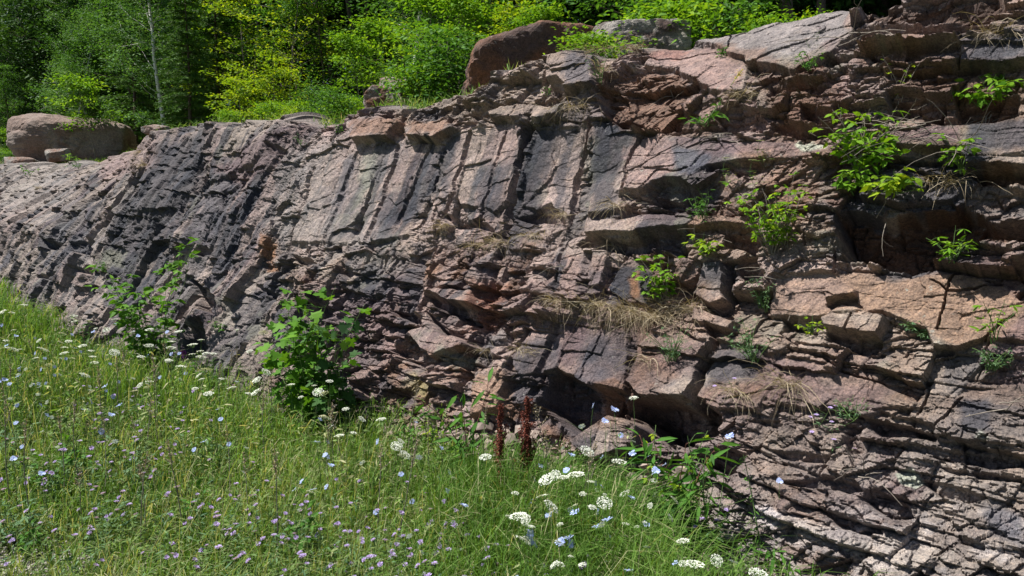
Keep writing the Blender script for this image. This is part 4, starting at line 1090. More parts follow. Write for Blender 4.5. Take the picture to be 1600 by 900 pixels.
# ================================================================== plants on the ledges and at the foot
OUT = -NIN
def sprig(name, loc, H, W, nst, nleaf, ls, shape, mat, label, cat='plant', seed=0, stem=None, group=None, hang=0.0, lean=0.3, compound=3, tint=0.5, layered=0.0, r0=0.004):
    r = np.random.RandomState(seed)
    o = root(name, loc, label, cat, group)
    paths = []; P = []; D = []; T = []
    for k in range(nst):
        a = r.uniform(-1, 1)
        d = np.array([0, 0, 1.0]) + OUT * (lean * r.uniform(0.3, 1.2)) + DV * a * W / max(H, .05) * 0.75 + r.normal(0, .08, 3)
        L = H * (r.uniform(0.9, 1.05) if nst < 5 else r.uniform(0.55, 1.05))
        c = curve(r.normal(0, 0.012, 3), d, L, 8, -0.10 * hang - 0.02, 0.09, r)
        paths.append((c, np.linspace(r0, r0 * 0.3, 8)))
        nn = max(2, int(nleaf / nst / compound))
        for q in range(nn):
            f = (0.18 + 0.82 * (q + r.uniform(0, .8)) / nn) * 7; f = min(f, 6.99); i = int(f); p = c[i] + (c[i + 1] - c[i]) * (f - i)
            ang = r.uniform(0, 2 * math.pi); pd = np.array([math.cos(ang), math.sin(ang), r.uniform(-0.1, 0.6)]) + OUT * 0.5
            pd /= np.linalg.norm(pd); pl = ls * (r.uniform(0.4, 1.4) if compound > 1 else r.uniform(.08, .2) if shape is LANCE and nst < 5 else r.uniform(.4, 1.1))
            e = p + pd * pl
            if r.uniform() < 0.7: paths.append((np.array([p, (p + e) / 2 + [0, 0, .003], e]), [r0 * .3, r0 * .25, r0 * .2]))
            tt = np.clip(r.normal(tint, 0.16), 0, 1)
            for m in range(compound):
                if compound == 1: ld = pd * 1.0; base = e
                else:
                    sgn = (m % 2) * 2 - 1; sd_v = np.cross(pd, [0, 0, 1]); st = m // 2
                    ld = pd * 0.6 + sd_v * sgn * 0.9 if m < compound - 1 else pd
                    base = e - pd * pl * 0.25 * st if m < compound - 1 else e
                P.append(base); D.append(ld + r.normal(0, .3, 3) + [0, 0, -0.25 - hang * .3]); T.append(np.clip(tt + r.normal(0, .07), 0, 1))
    P = np.array(P); D = np.array(D); T = np.array(T)
    link('stem', tubes_mesh('stem', paths, 5), stem or M_GSTEM, o)
    link('foliage', leaves_mesh('foliage', P, D, ls * r.uniform(0.6, 1.25, len(P)), shape, T, roll=0.6, rnd=r), mat, o)
    return o

def cl(px, py, off=0.0):
    P, i, j = at_cliff(px, py)
    return P + OUT * off, DC_[i, j]
def foot(px, py):
    """point of the meadow seen at a photo pixel"""
    r = ray(px, py); t = (GZ - CAMZ) / r[2]
    P = np.array([0, 0, CAMZ]) + r * t
    for _ in range(4):
        z = float(ground_z(P[0], P[1])); t = (z - CAMZ) / r[2]; P = np.array([0, 0, CAMZ]) + r * t
    return P, t

LEDGE = [
 # px, py(base), height px, width px, stems, leaves, leaf m, shape, mat, compound, hang, label
 (1036, 468, 82, 46, 7, 110, 0.052, SERR, ML_BRIGHT, 3, .2, 'bright leafy sapling above the middle of the hanging dry grass'),
 (1098, 396, 44, 60, 6, 45, 0.055, SERR, ML_YEL, 3, .5, 'yellow-leaved sprig spreading over the dark notch beside the pink prism block'),
 (1203, 396, 128, 84, 12, 190, 0.045, SERR, ML_BRIGHT, 3, .3, 'large green and yellow shrub with one white umbel growing in front of it'),
 (1225, 385, 90, 50, 6, 60, 0.045, SERR, ML_YEL, 3, .5, 'yellowing shrub tangled into the right side of the large green ledge shrub'),
 (1096, 340, 56, 28, 5, 50, 0.04, LANCE, ML_GREEN, 3, .2, 'small upright green weed below the two pale umbels'),
 (1345, 268, 118, 84, 13, 190, 0.062, SERR, ML_BRIGHT, 3, .5, 'biggest bright vine-like shrub on the upper right ledges'),
 (1330, 300, 60, 60, 6, 50, 0.062, SERR, ML_BRIGHT, 3, .9, 'trailing green shoot below the biggest vine-like shrub'),
 (1392, 298, 44, 84, 8, 60, 0.072, SERR, ML_YEL, 3, .8, 'yellow large-leaved clump on the lip above the deep dark hollow'),
 (1532, 165, 60, 92, 11, 90, 0.060, SERR, ML_BRIGHT, 3, .7, 'pale green shrub with hanging roots near the right edge'),
 (1500, 262, 64, 44, 5, 42, 0.055, SERR, ML_BRIGHT, 3, .3, 'thin green sprig between the dead twigs and the dark slab'),
 (1492, 402, 56, 46, 7, 50, 0.058, LANCE, ML_BRIGHT, 3, .5, 'small bright sprig rooted in the crack under the deep dark hollow'),
 (1261, 112, 30, 46, 7, 70, 0.028, OVATE, ML_GREEN, 3, .5, 'small mid-green tuft under the pale top slab'),
 (1265, 520, 32, 44, 6, 45, 0.026, OVATE, ML_YEL, 3, .3, 'tiny yellow-green weed in the dark slot left of the stepped block'),
 (1550, 525, 70, 26, 3, 26, 0.045, LANCE, ML_BRIGHT, 3, .3, 'slender weed with narrow leaves on the tan slab near the right edge'),
 (1440, 525, 34, 70, 20, 200, 0.022, LANCE, ML_BLUEG, 3, .7, 'blue-green feathery cushion right of the stepped block'),
 (1190, 480, 60, 36, 10, 110, 0.024, LANCE, ML_BLUEG, 3, .5, 'blue-green feathery weed right of the small stacked blocks'),
 (1172, 560, 64, 50, 12, 120, 0.024, LANCE, ML_BLUEG, 3, .6, 'feathery weed trailing over the dark grey block'),
 (1550, 575, 46, 50, 14, 130, 0.022, LANCE, ML_BLUEG, 3, .7, 'feathery cushion beneath the slender narrow-leaved weed'),
 (1330, 650, 44, 56, 10, 90, 0.020, LANCE, ML_BLUEG, 3, .5, 'feathery weed with pink flowers beside it on the lower right face'),
 (1048, 560, 66, 36, 12, 110, 0.026, LANCE, ML_BLUEG, 3, .5, 'blue-green weed among the hanging dry grass'),
 (1100, 196, 26, 46, 9, 26, 0.085, LANCE, ML_GREEN, 1, .8, 'rosette of long leaves on the ledge at the foot of the leaning goldenrod'),
 (1130, 85, 20, 34, 6, 50, 0.024, OVATE, ML_GREEN, 3, .3, 'small green clump in the cleft between the pale slab and the pink slab'),
 (1010, 70, 26, 30, 5, 40, 0.030, OVATE, ML_BRIGHT, 3, .3, 'small bright weed on the crest at the left tip of the pale slab'),
 (105, 240, 20, 44, 8, 60, 0.075, LANCE, ML_BRIGHT, 3, .4, 'bright green fern clump on the rubble at the left end of the cut'),
 (45, 272, 26, 48, 8, 60, 0.06, OVATE, ML_GREEN, 3, .4, 'dark green weed on the rubble below the long pale boulder'),
 (70, 208, 22, 34, 6, 50, 0.05, OVATE, ML_GREEN, 3, .4, 'green weed growing against the front of the long pale boulder'),
 (470, 225, 26, 30, 5, 40, 0.028, LANCE, ML_BLUEG, 3, .4, 'grey-green weed on the dark stained slab below the crest'),
 (530, 205, 22, 24, 5, 30, 0.03, OVATE, ML_GREEN, 3, .4, 'small green weed on the crest left of the brown capping blocks'),
 (160, 425, 18, 60, 12, 140, 0.03, OVATE, ML_GREEN, 3, .6, 'dark mossy cushion on a ledge of the left slabs'),
 (345, 515, 20, 30, 6, 40, 0.04, OVATE, ML_GREEN, 3, .4, 'small weed in the black cleft right of the tall sapling'),
 (855, 148, 16, 18, 4, 26, 0.022, OVATE, ML_GREEN, 3, .4, 'tiny green weed in the crack of the crest block'),
 (940, 130, 60, 18, 3, 40, 0.024, LANCE, ML_GREEN, 3, .2, 'upright wispy weed beside the brown recess at the crest'),
 (1310, 250, 22, 30, 4, 24, 0.045, OVATE, ML_YEL, 3, .5, 'yellowing sprig at the left foot of the biggest vine-like shrub'),
 (1400, 160, 90, 40, 5, 50, 0.022, OVATE, ML_YEL, 3, .2, 'wiry yellowish weed standing above the biggest vine-like shrub'),
]
for k, (px, py, hpx, wpx, nst, nl, ls, shp, mt, cpd, hang, lb) in enumerate(LEDGE):
    P, dd = cl(px, py)
    if hpx > 40 and cpd == 3: nl = int(nl * 2.0); ls *= 0.86; nst = int(nst * 1.4)
    sprig('leafy_plant', P, hpx / F * dd, wpx / F * dd, nst, nl, ls, shp, mt, lb, seed=200 + k, hang=hang, compound=cpd, stem=M_TWIG if hpx > 80 else M_GSTEM, tint=0.55, r0=0.003)

# plants rooted in the meadow at the foot of the wall
def wall_gap(P):
    """metres in front of the wall foot plane at this height"""
    return -((P[0] - A0[0]) * NIN[0] + (P[1] - A0[1]) * NIN[1]) + P[2] * K
def stand(px, py, gap=0.15, h=0.0):
    """a spot on the meadow below photo column px, no further than `gap` before the wall; py = where its foot shows"""
    P, t = foot(px, py)
    r = ray(px, py); r = r / (r[1])
    g = wall_gap(P)
    y = P[1]
    while wall_gap(np.array([r[0] * y, y, GZ])) < gap: y -= 0.02
    x = r[0] * y
    return np.array([x, y, float(ground_z(x, y))])
ML_SAP = leaf_material('leaf_sapling', (0.04, 0.12, 0.014), (0.085, 0.21, 0.02), (0.16, 0.31, 0.03))
FOOT = [
 (255, 560, 355, 95, 11, 720, 0.085, OVATE, ML_SAP, 5, .1, 'sapling', 'tall green sapling in front of the dark slabs', 'sapling', 0.13),
 (232, 560, 440, 90, 9, 300, 0.075, OVATE, ML_GREEN, 5, .2, 'leafy_plant', 'lower leafy growth at the left of the tall sapling foot', 'plant', .3),
 (490, 650, 450, 150, 16, 340, 0.095, MAPLE, ML_SAP, 1, .1, 'maple_sapling', 'bushy maple sapling with lobed leaves before the broken rock', 'sapling', 0.2),
 (520, 650, 495, 110, 8, 150, 0.085, MAPLE, ML_DARK, 1, .2, 'leafy_plant', 'darker shoots at the right of the maple sapling', 'plant', .2),
 (742, 725, 575, 40, 3, 66, 0.105, LANCE, ML_GREEN, 1, .2, 'milkweed', 'upright broad-leaved weed standing before the tan block, left of the red-brown dock', 'plant', .5),
 (1065, 830, 665, 80, 4, 110, 0.135, LANCE, ML_GREEN, 1, .3, 'milkweed', 'large dark long-leaved weed beneath the black cavity', 'plant', .2),
 (1100, 830, 685, 90, 6, 90, 0.07, LANCE, ML_GREEN, 1, .3, 'leafy_plant', 'finer-leaved weed pressed against the large dark long-leaved one', 'plant', .2),
 (1040, 760, 655, 70, 6, 110, 0.035, OVATE, ML_YEL, 3, .3, 'leafy_plant', 'yellow-green airy weed before the black cavity', 'plant', .2),
 (1240, 905, 832, 60, 5, 60, 0.085, LANCE, ML_GREEN, 1, .3, 'leafy_plant', 'leafy weed at the bottom edge in front of the pale flaky rock', 'plant', .2),
 (1205, 900, 700, 20, 1, 30, 0.035, LANCE, ML_GREEN, 1, .1, 'leafy_plant', 'thin tall weed stalk before the lower right ledges', 'plant', 0.0),
 (650, 700, 640, 60, 8, 120, 0.035, OVATE, ML_GREEN, 3, .3, 'leafy_plant', 'low small-leaved weed under the lichen-covered rock', 'plant', .2),
 (690, 690, 645, 60, 6, 90, 0.03, OVATE, ML_YEL, 3, .3, 'leafy_plant', 'yellowish small-leaved weed left of the broad-leaved weed', 'plant', .2),
 (510, 745, 705, 50, 8, 80, 0.04, OVATE, ML_BRIGHT, 3, .3, 'leafy_plant', 'clump of bright round leaves in the middle of the meadow', 'plant', .3),
 (690, 800, 745, 30, 4, 50, 0.05, LANCE, ML_BRIGHT, 3, .3, 'leafy_plant', 'bright yellow-green leafy tuft by the goldenrod', 'plant', .3),
 (60, 520, 470, 110, 12, 150, 0.06, OVATE, ML_GREEN, 3, .3, 'leafy_plant', 'green weeds crowding the rock foot at the left edge', 'plant', .3),
 (120, 530, 490, 80, 8, 100, 0.06, OVATE, ML_GREEN, 3, .3, 'leafy_plant', 'green weeds at the rock foot right of the left edge clump', 'plant', .3),
 (330, 590, 545, 80, 8, 90, 0.05, OVATE, ML_GREEN, 3, .3, 'leafy_plant', 'green weeds beside the purple loosestrife', 'plant', .3),
 (960, 790, 730, 80, 8, 120, 0.04, LANCE, ML_GREEN, 3, .3, 'leafy_plant', 'green weeds under the two largest white umbels', 'plant', .3),
]
for k, (px, py, top, wpx, nst, nl, ls, shp, mt, cpd, hang, nm, lb, cat, gap) in enumerate(FOOT):
    P = stand(px, py, 0.10 + gap * .5)
    dd = project(P)[2]
    ytop = top
    # height so that its top shows at row `top`
    rr = ray(px, top); rr = rr / rr[1]
    H = CAMZ + rr[2] * P[1] - P[2]
    o = sprig(nm, P, max(H, 0.12), wpx / F * dd, nst, nl, ls, shp, mt, lb, cat, seed=300 + k, hang=hang, compound=cpd, lean=0.12, r0=0.005, stem=M_RSTEM if nm == 'milkweed' else M_GSTEM)

# ------------------------------------------------------------------ dry grass hanging from the ledges
def tuft(loc, L, n, label, seed, spread=0.6, hang=0.8, mat=None, wid=0.0014, width=0.09, group='tufts of dry grass on the rock', name='grass_tuft'):
    r = np.random.RandomState(seed)
    K_ = 7
    base = r.normal(0, 1, (n, 1)) * DV * width + r.normal(0, 0.01, (n, 3))
    d = np.array([0, 0, 0.75]) + OUT * r.uniform(0.2, 1.0, (n, 1)) + DV * r.normal(0, spread, (n, 1)) + r.normal(0, .15, (n, 3))
    d /= np.linalg.norm(d, axis=1, keepdims=True)
    l = L * r.uniform(0.3, 1.15, n); hv = r.uniform(0.3, 1.6, (n, 1)); n_ = n
    p = base.copy(); pts = [p.copy()]
    for i in range(K_ - 1):
        d = d + r.normal(0, .2, (n, 3)) + np.array([0, 0, -0.42]) * hang * hv; d /= np.linalg.norm(d, axis=1, keepdims=True)
        p = p + d * (l / (K_ - 1))[:, None]; pts.append(p.copy())
    pts = np.stack(pts, 1)
    tan = np.gradient(pts, axis=1); side = np.cross(tan, r.normal(0, 1, (n, 1, 3))); side /= np.linalg.norm(side, axis=2, keepdims=True) + 1e-9
    w_ = wid * np.linspace(1, 0.25, K_)[None, :, None] * r.uniform(.6, 1.4, (n, 1, 1))
    V = np.stack([pts - side * w_, pts + side * w_], 2).reshape(-1, 3)
    k0 = (np.arange(n)[:, None] * K_ + np.arange(K_ - 1)[None]) * 2
    Fc = np.stack([k0, k0 + 1, k0 + 3, k0 + 2], -1).reshape(-1, 4)
    t = np.repeat(np.clip(r.normal(0.5, 0.25, n), 0, 1), K_ * 2)
    me = np_mesh(name, V, Fc, attr={'tint': np.c_[t, t, t]})
    o = link(name, me, mat or ML_DRY); o.location = loc
    return setp(o, label, 'grass tuft', group)
for k, (px, py, L, n, w_, lb) in enumerate([
    (885, 470, .24, 130, .06, 'dry straw tuft at the left end of the hanging grass ledge'), (925, 472, .26, 170, .06, 'dry straw tuft second from the left on the hanging grass ledge'),
    (965, 480, .26, 180, .06, 'dry straw tuft under the dark slate block'), (1000, 492, .28, 180, .06, 'dry straw tuft left of the bright leafy sapling'),
    (1030, 490, .26, 150, .05, 'dry straw tuft at the roots of the bright leafy sapling'), (1072, 485, .27, 170, .05, 'dry straw tuft at the right end of the hanging grass ledge'),
    (962, 318, .30, 40, .02, 'thin straw wisps hanging down from the upper slabs'), (955, 385, .30, 60, .03, 'thin straw wisps over the dark notch'), (875, 335, .2, 50, .03, 'small straw tuft in the groove of the dark-streaked slab'),
    (775, 375, .25, 80, .05, 'straw tuft on the groove below the long dark streak'), (745, 385, .2, 60, .05, 'straw tuft left of the groove below the long dark streak'), (1230, 600, .3, 110, .03, 'straw tuft hanging above the thin-bedded ledges'),
    (1145, 610, .2, 80, .03, 'straw tuft on the dark grey block right of the deep crack'), (895, 165, .25, 90, .05, 'straw tuft on the ledge under the crest block'), (935, 110, .26, 120, .05, 'straw tuft on the crest right of the square block'), (920, 80, .22, 110, .08, 'straw growing on the soil under the bright crest shrub'),
    (985, 62, .2, 80, .06, 'straw growing on the crest by the pale slab'), (1162, 150, .2, 60, .03, 'straw wisps below the goldenrod flowers'), (1470, 285, .2, 90, .04, 'straw tuft in the nook right of the yellow large-leaved clump'), (1560, 50, .22, 80, .04, 'straw tuft on the highest ledge at the right edge'),
    (830, 365, .2, 80, .04, 'straw tuft on the overhang right of the long dark streak'), (690, 350, .18, 70, .05, 'straw tuft on the ledge under the middle slabs'), (760, 545, .18, 50, .04, 'straw tuft beside the rusty groove'),
    (820, 545, .2, 60, .04, 'straw tuft on the left shoulder of the big lower slab'), (215, 235, .2, 60, .08, 'pale tuft on the crest of the left slabs'), (225, 255, .2, 60, .08, 'pale tuft just below the crest of the left slabs'), (60, 290, .2, 60, .1, 'pale tuft on the rubble at the left edge'), (1010, 560, .2, 40, .03, 'long straw wisps down the big lower slab')]):
    P, dd = cl(px, py)
    tuft(P, L, int(n * 0.95), lb, 400 + k, width=w_ * 1.5, spread=1.1)
# dead twigs
def twig(px, py, L, n, label, seed, up=0.3):
    P, dd = cl(px, py, 0.01)
    r = np.random.RandomState(seed); paths = []
    for k in range(n):
        c = curve(r.normal(0, .02, 3), DV * r.normal(0, 1) + OUT * .5 + np.array([0, 0, up + r.normal(0, .5)]), L * r.uniform(.5, 1), 9, -0.08, 0.12, r)
        paths.append((c, np.linspace(0.0028, 0.001, 9)))
        if k % 2: paths.append((curve(c[4], c[5] - c[4] + r.normal(0, .03, 3), L * .35, 5, -.05, .2, r), np.linspace(.0015, .0006, 5)))
    o = link('dead_twig', tubes_mesh('dead_twig', paths, 4), M_TWIG); o.location = P
    setp(o, label, 'twig', 'dead twigs caught on the rock')
for k, a in enumerate([(1050, 150, .5, 3, 'bare twig arching out of the brown recess', .5), (1450, 200, .5, 6, 'tangle of bare twigs beside the mauve slab', .3), (1140, 215, .4, 4, 'bare twigs lying on the ledge under the rosette', .1),
                       (1500, 240, .5, 5, 'bare twigs between the two green sprigs near the right edge', .4), (1375, 340, .22, 2, 'bleached curved twig hanging over the deep dark hollow', -.2), (1225, 440, .3, 5, 'bare brown roots below the large ledge shrub', -.3), (1080, 370, .3, 4, 'bare arching twigs in the dark notch', .3), (1400, 200, .35, 5, 'bare twigs above the biggest vine-like shrub roots', .5),
                       (1350, 730, .25, 5, 'pale twigs on the thin-bedded ledges', .3), (1545, 180, .25, 6, 'roots hanging under the pale green shrub at the right edge', -.5), (1575, 640, .3, 3, 'twig lying across the slab at the right edge', .4), (880, 420, .25, 4, 'thin twigs in front of the small tan block', .3), (1330, 60, .5, 5, 'bare dead stems leaning in the gully at the top', .5)]):
    twig(a[0], a[1], a[2], a[3], a[4], 500 + k, a[5])

# ================================================================== meadow grass
r = np.random.RandomState(71)
def scatter(n, dmin, dmax, amin, amax, power=1.0, rnd=r):
    """points of the meadow, denser towards the road side"""
    u = rnd.uniform(0, 1, n)
    dist = (dmin ** (1 - power) + u * (dmax ** (1 - power) - dmin ** (1 - power))) ** (1 / (1 - power)) if power != 1 else dmin * (dmax / dmin) ** u
    an = rnd.uniform(amin, amax, n)
    x = dist * np.sin(an); y = dist * np.cos(an)
    g = -((x - A0[0]) * NIN[0] + (y - A0[1]) * NIN[1])
    g = g - 0.45 * sstep(0.1, -0.9, (x - A0[0]) * DV[0] + (y - A0[1]) * DV[1])
    ok = g > -0.02
    return x[ok], y[ok], g[ok], dist[ok]
x, y, g, dist = scatter(330000, 1.7, 19, -0.95, 0.62, 0.9)
zz = ground_z(x, y)
uu, vv_, dd_ = project(np.stack([x, y, zz], -1))
dens = 0.75 + 0.6 * fbm(x * 0.9, y * 0.9, 81, 3)
bare = sstep(0.9, 0.1, np.hypot((x + 2.55) / 0.55, (y - 3.55) / 0.28))          # gravel patch by the roadside
bare = np.maximum(bare, 0.8 * sstep(0.35, 0.0, np.hypot((x + 1.35) / 0.9, (y - 3.3) / 0.22)))
sa_ = (x - A0[0]) * DV[0] + (y - A0[1]) * DV[1]; bare = np.maximum(bare, 0.88 * sstep(0.15, -0.25, sa_) * sstep(0.9, 0.5, g))
bare = np.maximum(bare, 0.75 * sstep(0.45, 0.05, g) * sstep(5.8, 4.6, y))
q = r.uniform(0, 1, len(x)) < 0.6; cx_ = np.floor(x / .11); cy_ = np.floor(y / .11)
x = np.where(q, x + ((cx_ + hsh(cx_.astype(np.int64), cy_.astype(np.int64), 5)) * .11 - x) * .72, x); y = np.where(q, y + ((cy_ + hsh(cx_.astype(np.int64), cy_.astype(np.int64), 6)) * .11 - y) * .72, y)
ok = r.uniform(0, 1, len(x)) < 0.85 * dens * (1 - 0.93 * bare)
x, y, g, dist, zz, uu = x[ok], y[ok], g[ok], dist[ok], zz[ok], uu[ok]; n = len(x)
lush = sstep(-0.5, 0.6, fbm(x * 0.55, y * 0.55, 83, 3) + 0.5 * sstep(2.2, 0.3, g) - 0.9 * sstep(5.4, 3.9, y) * sstep(0.5, -0.8, x))
hgt = 1.28 * (0.13 + 0.20 * lush + 0.06 * sstep(1.8, 0.4, g)) * r.uniform(0.4, 1.45, n)
tall = r.uniform(0, 1, n) < 0.018; hgt[tall] = r.uniform(0.4, 0.62, tall.sum())
hgt *= 1 - 0.30 * sstep(1.1, 0.3, g) - 0.30 * sstep(0.9, 0.1, g) * sstep(6, 4.5, y)
tint = np.clip(0.36 + 0.36 * fbm(x * 1.4, y * 1.4, 85, 3) - 0.10 * lush + r.normal(0, 0.13, n), 0, 0.75)
straw = r.uniform(0, 1, n) < 0.09 + 0.10 * (1 - lush); tint[straw] = r.uniform(0.75, 1.0, straw.sum()); tint[tall] = r.uniform(0.6, 0.95, tall.sum())
az = r.uniform(0, 2 * math.pi, n); dirh = np.c_[np.cos(az), np.sin(az), np.zeros(n)]
wind = np.array([0.45, -0.15, 0])
w0 = (0.0010 + 0.00040 * dist) * r.uniform(0.6, 1.3, n); w0[tall] *= 0.55
bend = r.uniform(0.1, 1.05, n)[:, None]
b0 = np.stack([x, y, zz - 0.01], -1)
p1 = b0 + hgt[:, None] * (np.array([0, 0, 0.48]) + (dirh * 0.12 + wind * .1) * bend)
p2 = b0 + hgt[:, None] * (np.array([0, 0, 0.82]) + (dirh * 0.38 + wind * .25) * bend)
p3 = b0 + hgt[:, None] * (np.array([0, 0, 1.0]) * (1 - 0.25 * bend) + (dirh * 0.75 + wind * .45) * bend)
a2 = az + r.normal(1.57, 0.5, n); sd = np.c_[np.cos(a2), np.sin(a2), np.zeros(n)] * w0[:, None]
V = np.stack([b0 - sd, b0 + sd, p1 - sd * .9, p1 + sd * .9, p2 - sd * .6, p2 + sd * .6, p3 - sd * .12, p3 + sd * .12], 1).reshape(-1, 3)
k0 = np.arange(n)[:, None] * 8 + np.array([0, 2, 4])[None]
Fc = np.stack([k0, k0 + 1, k0 + 3, k0 + 2], -1).reshape(-1, 4)
t = np.repeat(tint, 8)
o = link('meadow_grass', np_mesh('meadow_grass', V, Fc, attr={'tint': np.c_[t, t, t]}), ML_GRASS)
setp(o, 'tall green meadow grass mixed with straw-coloured stalks', 'grass', kind='stuff')
# low herbs between the blades
x, y, g, dist = scatter(150000, 1.7, 14, -0.95, 0.62, 1.15)
bare = sstep(0.9, 0.1, np.hypot((x + 2.55) / 0.55, (y - 3.55) / 0.28))
ok = r.uniform(0, 1, len(x)) < (0.6 + 0.7 * fbm(x * 1.3, y * 1.3, 87, 3)) * (1 - .8 * bare)
x, y, g, dist = x[ok], y[ok], g[ok], dist[ok]; n = len(x)
hz = r.uniform(0.0, 1, n) ** 1.1 * (0.13 + 0.14 * sstep(-0.3, 0.5, fbm(x * 1.1, y * 1.1, 88, 2)))
sh = np.array([(0, 0.03, 0), (0.5, 0.13, 0.02), (1, 0.0, -0.1), (0.5, -0.13, 0.02), (0, -0.03, 0)])
me = leaves_mesh('meadow_herbs', np.stack([x, y, ground_z(x, y) + hz], -1), r.normal(0, 1, (n, 3)) * [1, 1, .6] + [0, 0, .35], (0.012 + 0.0055 * dist) * r.uniform(.6, 1.5, n), sh,
                 np.clip(0.35 + 0.35 * fbm(x * 0.8, y * 0.8, 89, 3) + r.normal(0, .2, n), 0, 1), roll=0.7, rnd=r)
ML_HERB = leaf_material('herb_leaf', (0.05, 0.10, 0.03), (0.10, 0.17, 0.045), (0.19, 0.25, 0.08), trans=0.25)
o = link('meadow_herbs', me, ML_HERB); setp(o, 'low feathery herb leaves between the grass', 'ground cover', kind='stuff')
# gravel on the bare patch
n = 3200
gxp = -2.4 + r.normal(0, 0.6, n); gyp = 3.48 + r.normal(0, 0.16, n)
sh = np.array([(1, 0, 0), (0.3, 0.9, 0), (-0.8, 0.6, 0), (-0.9, -0.5, 0), (0.2, -0.8, 0)])
cube = np.array([(-1, -1, -1), (1, -1, -1), (1, 1, -1), (-1, 1, -1), (-.7, -.6, 1), (.6, -.7, .9), (.7, .6, 1), (-.6, .7, .8)]) * [1, .8, .5]
sz = 0.004 + 0.010 * r.uniform(0, 1, n) ** 3
an = r.uniform(0, 6.28, n); ca, sa = np.cos(an), np.sin(an)
V = cube[None] * sz[:, None, None] * r.uniform(.8, 1.2, (n, 8, 3))
Vx = V[..., 0] * ca[:, None] - V[..., 1] * sa[:, None]; Vy = V[..., 0] * sa[:, None] + V[..., 1] * ca[:, None]
V = np.stack([Vx + gxp[:, None], Vy + gyp[:, None], V[..., 2] + (ground_z(gxp, gyp) + sz * .3)[:, None]], -1).reshape(-1, 3)
fb = np.array([(0, 3, 2, 1), (4, 5, 6, 7), (0, 1, 5, 4), (1, 2, 6, 5), (2, 3, 7, 6), (3, 0, 4, 7)])
Fc = (np.arange(n)[:, None, None] * 8 + fb[None]).reshape(-1, 4)
M_GRAV = plain_mat('gravel', (0.26, 0.24, 0.22), 0.9, 0.4, 25)
o = link('gravel', np_mesh('gravel', V, Fc), M_GRAV); setp(o, 'grey gravel showing through thin grass in the near corner', 'gravel', kind='stuff')

# ================================================================== wild flowers
def flat_mat(name, c0, c1, trans=0.2):
    return leaf_material(name, c0, tuple((a + b) / 2 for a, b in zip(c0, c1)), c1, trans=trans, rough=0.6)
MF_WHITE = flat_mat('umbel_white', (0.50, 0.55, 0.45), (0.72, 0.73, 0.68), 0.15)
MF_BLUE = flat_mat('petal_blue', (0.30, 0.38, 0.74), (0.52, 0.60, 0.86), 0.3)
MF_PURP = flat_mat('petal_mauve', (0.33, 0.24, 0.56), (0.55, 0.45, 0.76), 0.3)
MF_MAG = flat_mat('petal_purple', (0.22, 0.04, 0.30), (0.45, 0.12, 0.50), 0.3)
MF_GOLD = flat_mat('petal_gold', (0.55, 0.42, 0.02), (0.80, 0.62, 0.03), 0.3)
MF_RUST = flat_mat('dock_seed', (0.085, 0.022, 0.016), (0.20, 0.06, 0.04), 0.1)
M_BRACT = plain_mat('bract', (0.07, 0.09, 0.04))

def stem_part(H, seed, o, lean=0.1, r0=0.0016, nbr=0):
    rr = np.random.RandomState(seed)
    top = np.array([rr.normal(0, lean) * H, rr.normal(0, lean) * H, H])
    mid = top * 0.5 + rr.normal(0, .03, 3) * H
    t = np.linspace(0, 1, 7)[:, None]
    c = (1 - t) ** 2 * 0 + 2 * t * (1 - t) * mid + t * t * top
    paths = [(c, np.linspace(r0, r0 * .6, 7))]
    ends = [top]
    for k in range(nbr):
        p = c[2 + k % 4]; e = p + np.array([rr.normal(0, .10), rr.normal(0, .10), rr.uniform(.08, .2)]) * H / .5
        paths.append((np.array([p, (p + e) / 2 + rr.normal(0, .01, 3), e]), [r0 * .6, r0 * .5, r0 * .4])); ends.append(e)
    link('stem', tubes_mesh('stem', paths, 4), M_GSTEM, o)
    return ends

def umbel_mesh(R, seed):
    rr = np.random.RandomState(seed); n = 165
    rad = R * np.sqrt(rr.uniform(0, 1, n)); an = rr.uniform(0, 6.28, n)
    # umbellets: pull florets towards small round clusters
    cx = R * np.sqrt(rr.uniform(0, 1, 26)); ca = rr.uniform(0, 6.28, 26); C_ = np.c_[cx * np.cos(ca), cx * np.sin(ca)]
    p = np.c_[rad * np.cos(an), rad * np.sin(an)]; q = C_[np.argmin(((p[:, None] - C_[None]) ** 2).sum(-1), 1)]
    p = q + (p - q) * 0.85
    z = 0.10 * R - (p ** 2).sum(1) / R * 0.22 + rr.normal(0, 0.03 * R, n)
    k = 5; a = np.arange(k) * 2 * math.pi / k
    s_ = R * 0.075 * rr.uniform(.7, 1.3, n)
    tz = rr.normal(0, .3, (n, 2))
    X = p[:, 0:1] + s_[:, None] * np.cos(a + an[:, None]); Y_ = p[:, 1:2] + s_[:, None] * np.sin(a + an[:, None])
    Z_ = z[:, None] + s_[:, None] * (np.cos(a) * tz[:, :1] + np.sin(a) * tz[:, 1:])
    t = np.repeat(rr.uniform(0, 1, n), k)
    return np_mesh('flower_head', np.stack([X, Y_, Z_], -1).reshape(-1, 3), np.arange(n * k).reshape(n, k), nper=k, attr={'tint': np.c_[t, t, t]})
def umbel_rays(R, seed):
    rr = np.random.RandomState(seed); paths = []
    for k in range(16):
        a = rr.uniform(0, 6.28); q = R * math.sqrt(rr.uniform(0.05, 1)); e = np.array([q * math.cos(a), q * math.sin(a), -q * q / R * .22])
        paths.append((np.array([[0, 0, -R * 0.7], e * [.55, .55, 0] + [0, 0, -R * 0.3], e]), [.0006, .0005, .0004]))
    return tubes_mesh('rays', paths, 3)
def head(name, me, mat, o, loc, tilt=(0, 0)):
    h = link(name, me, mat, o); h.location = loc; h.rotation_euler = (tilt[0], tilt[1], 0); return h
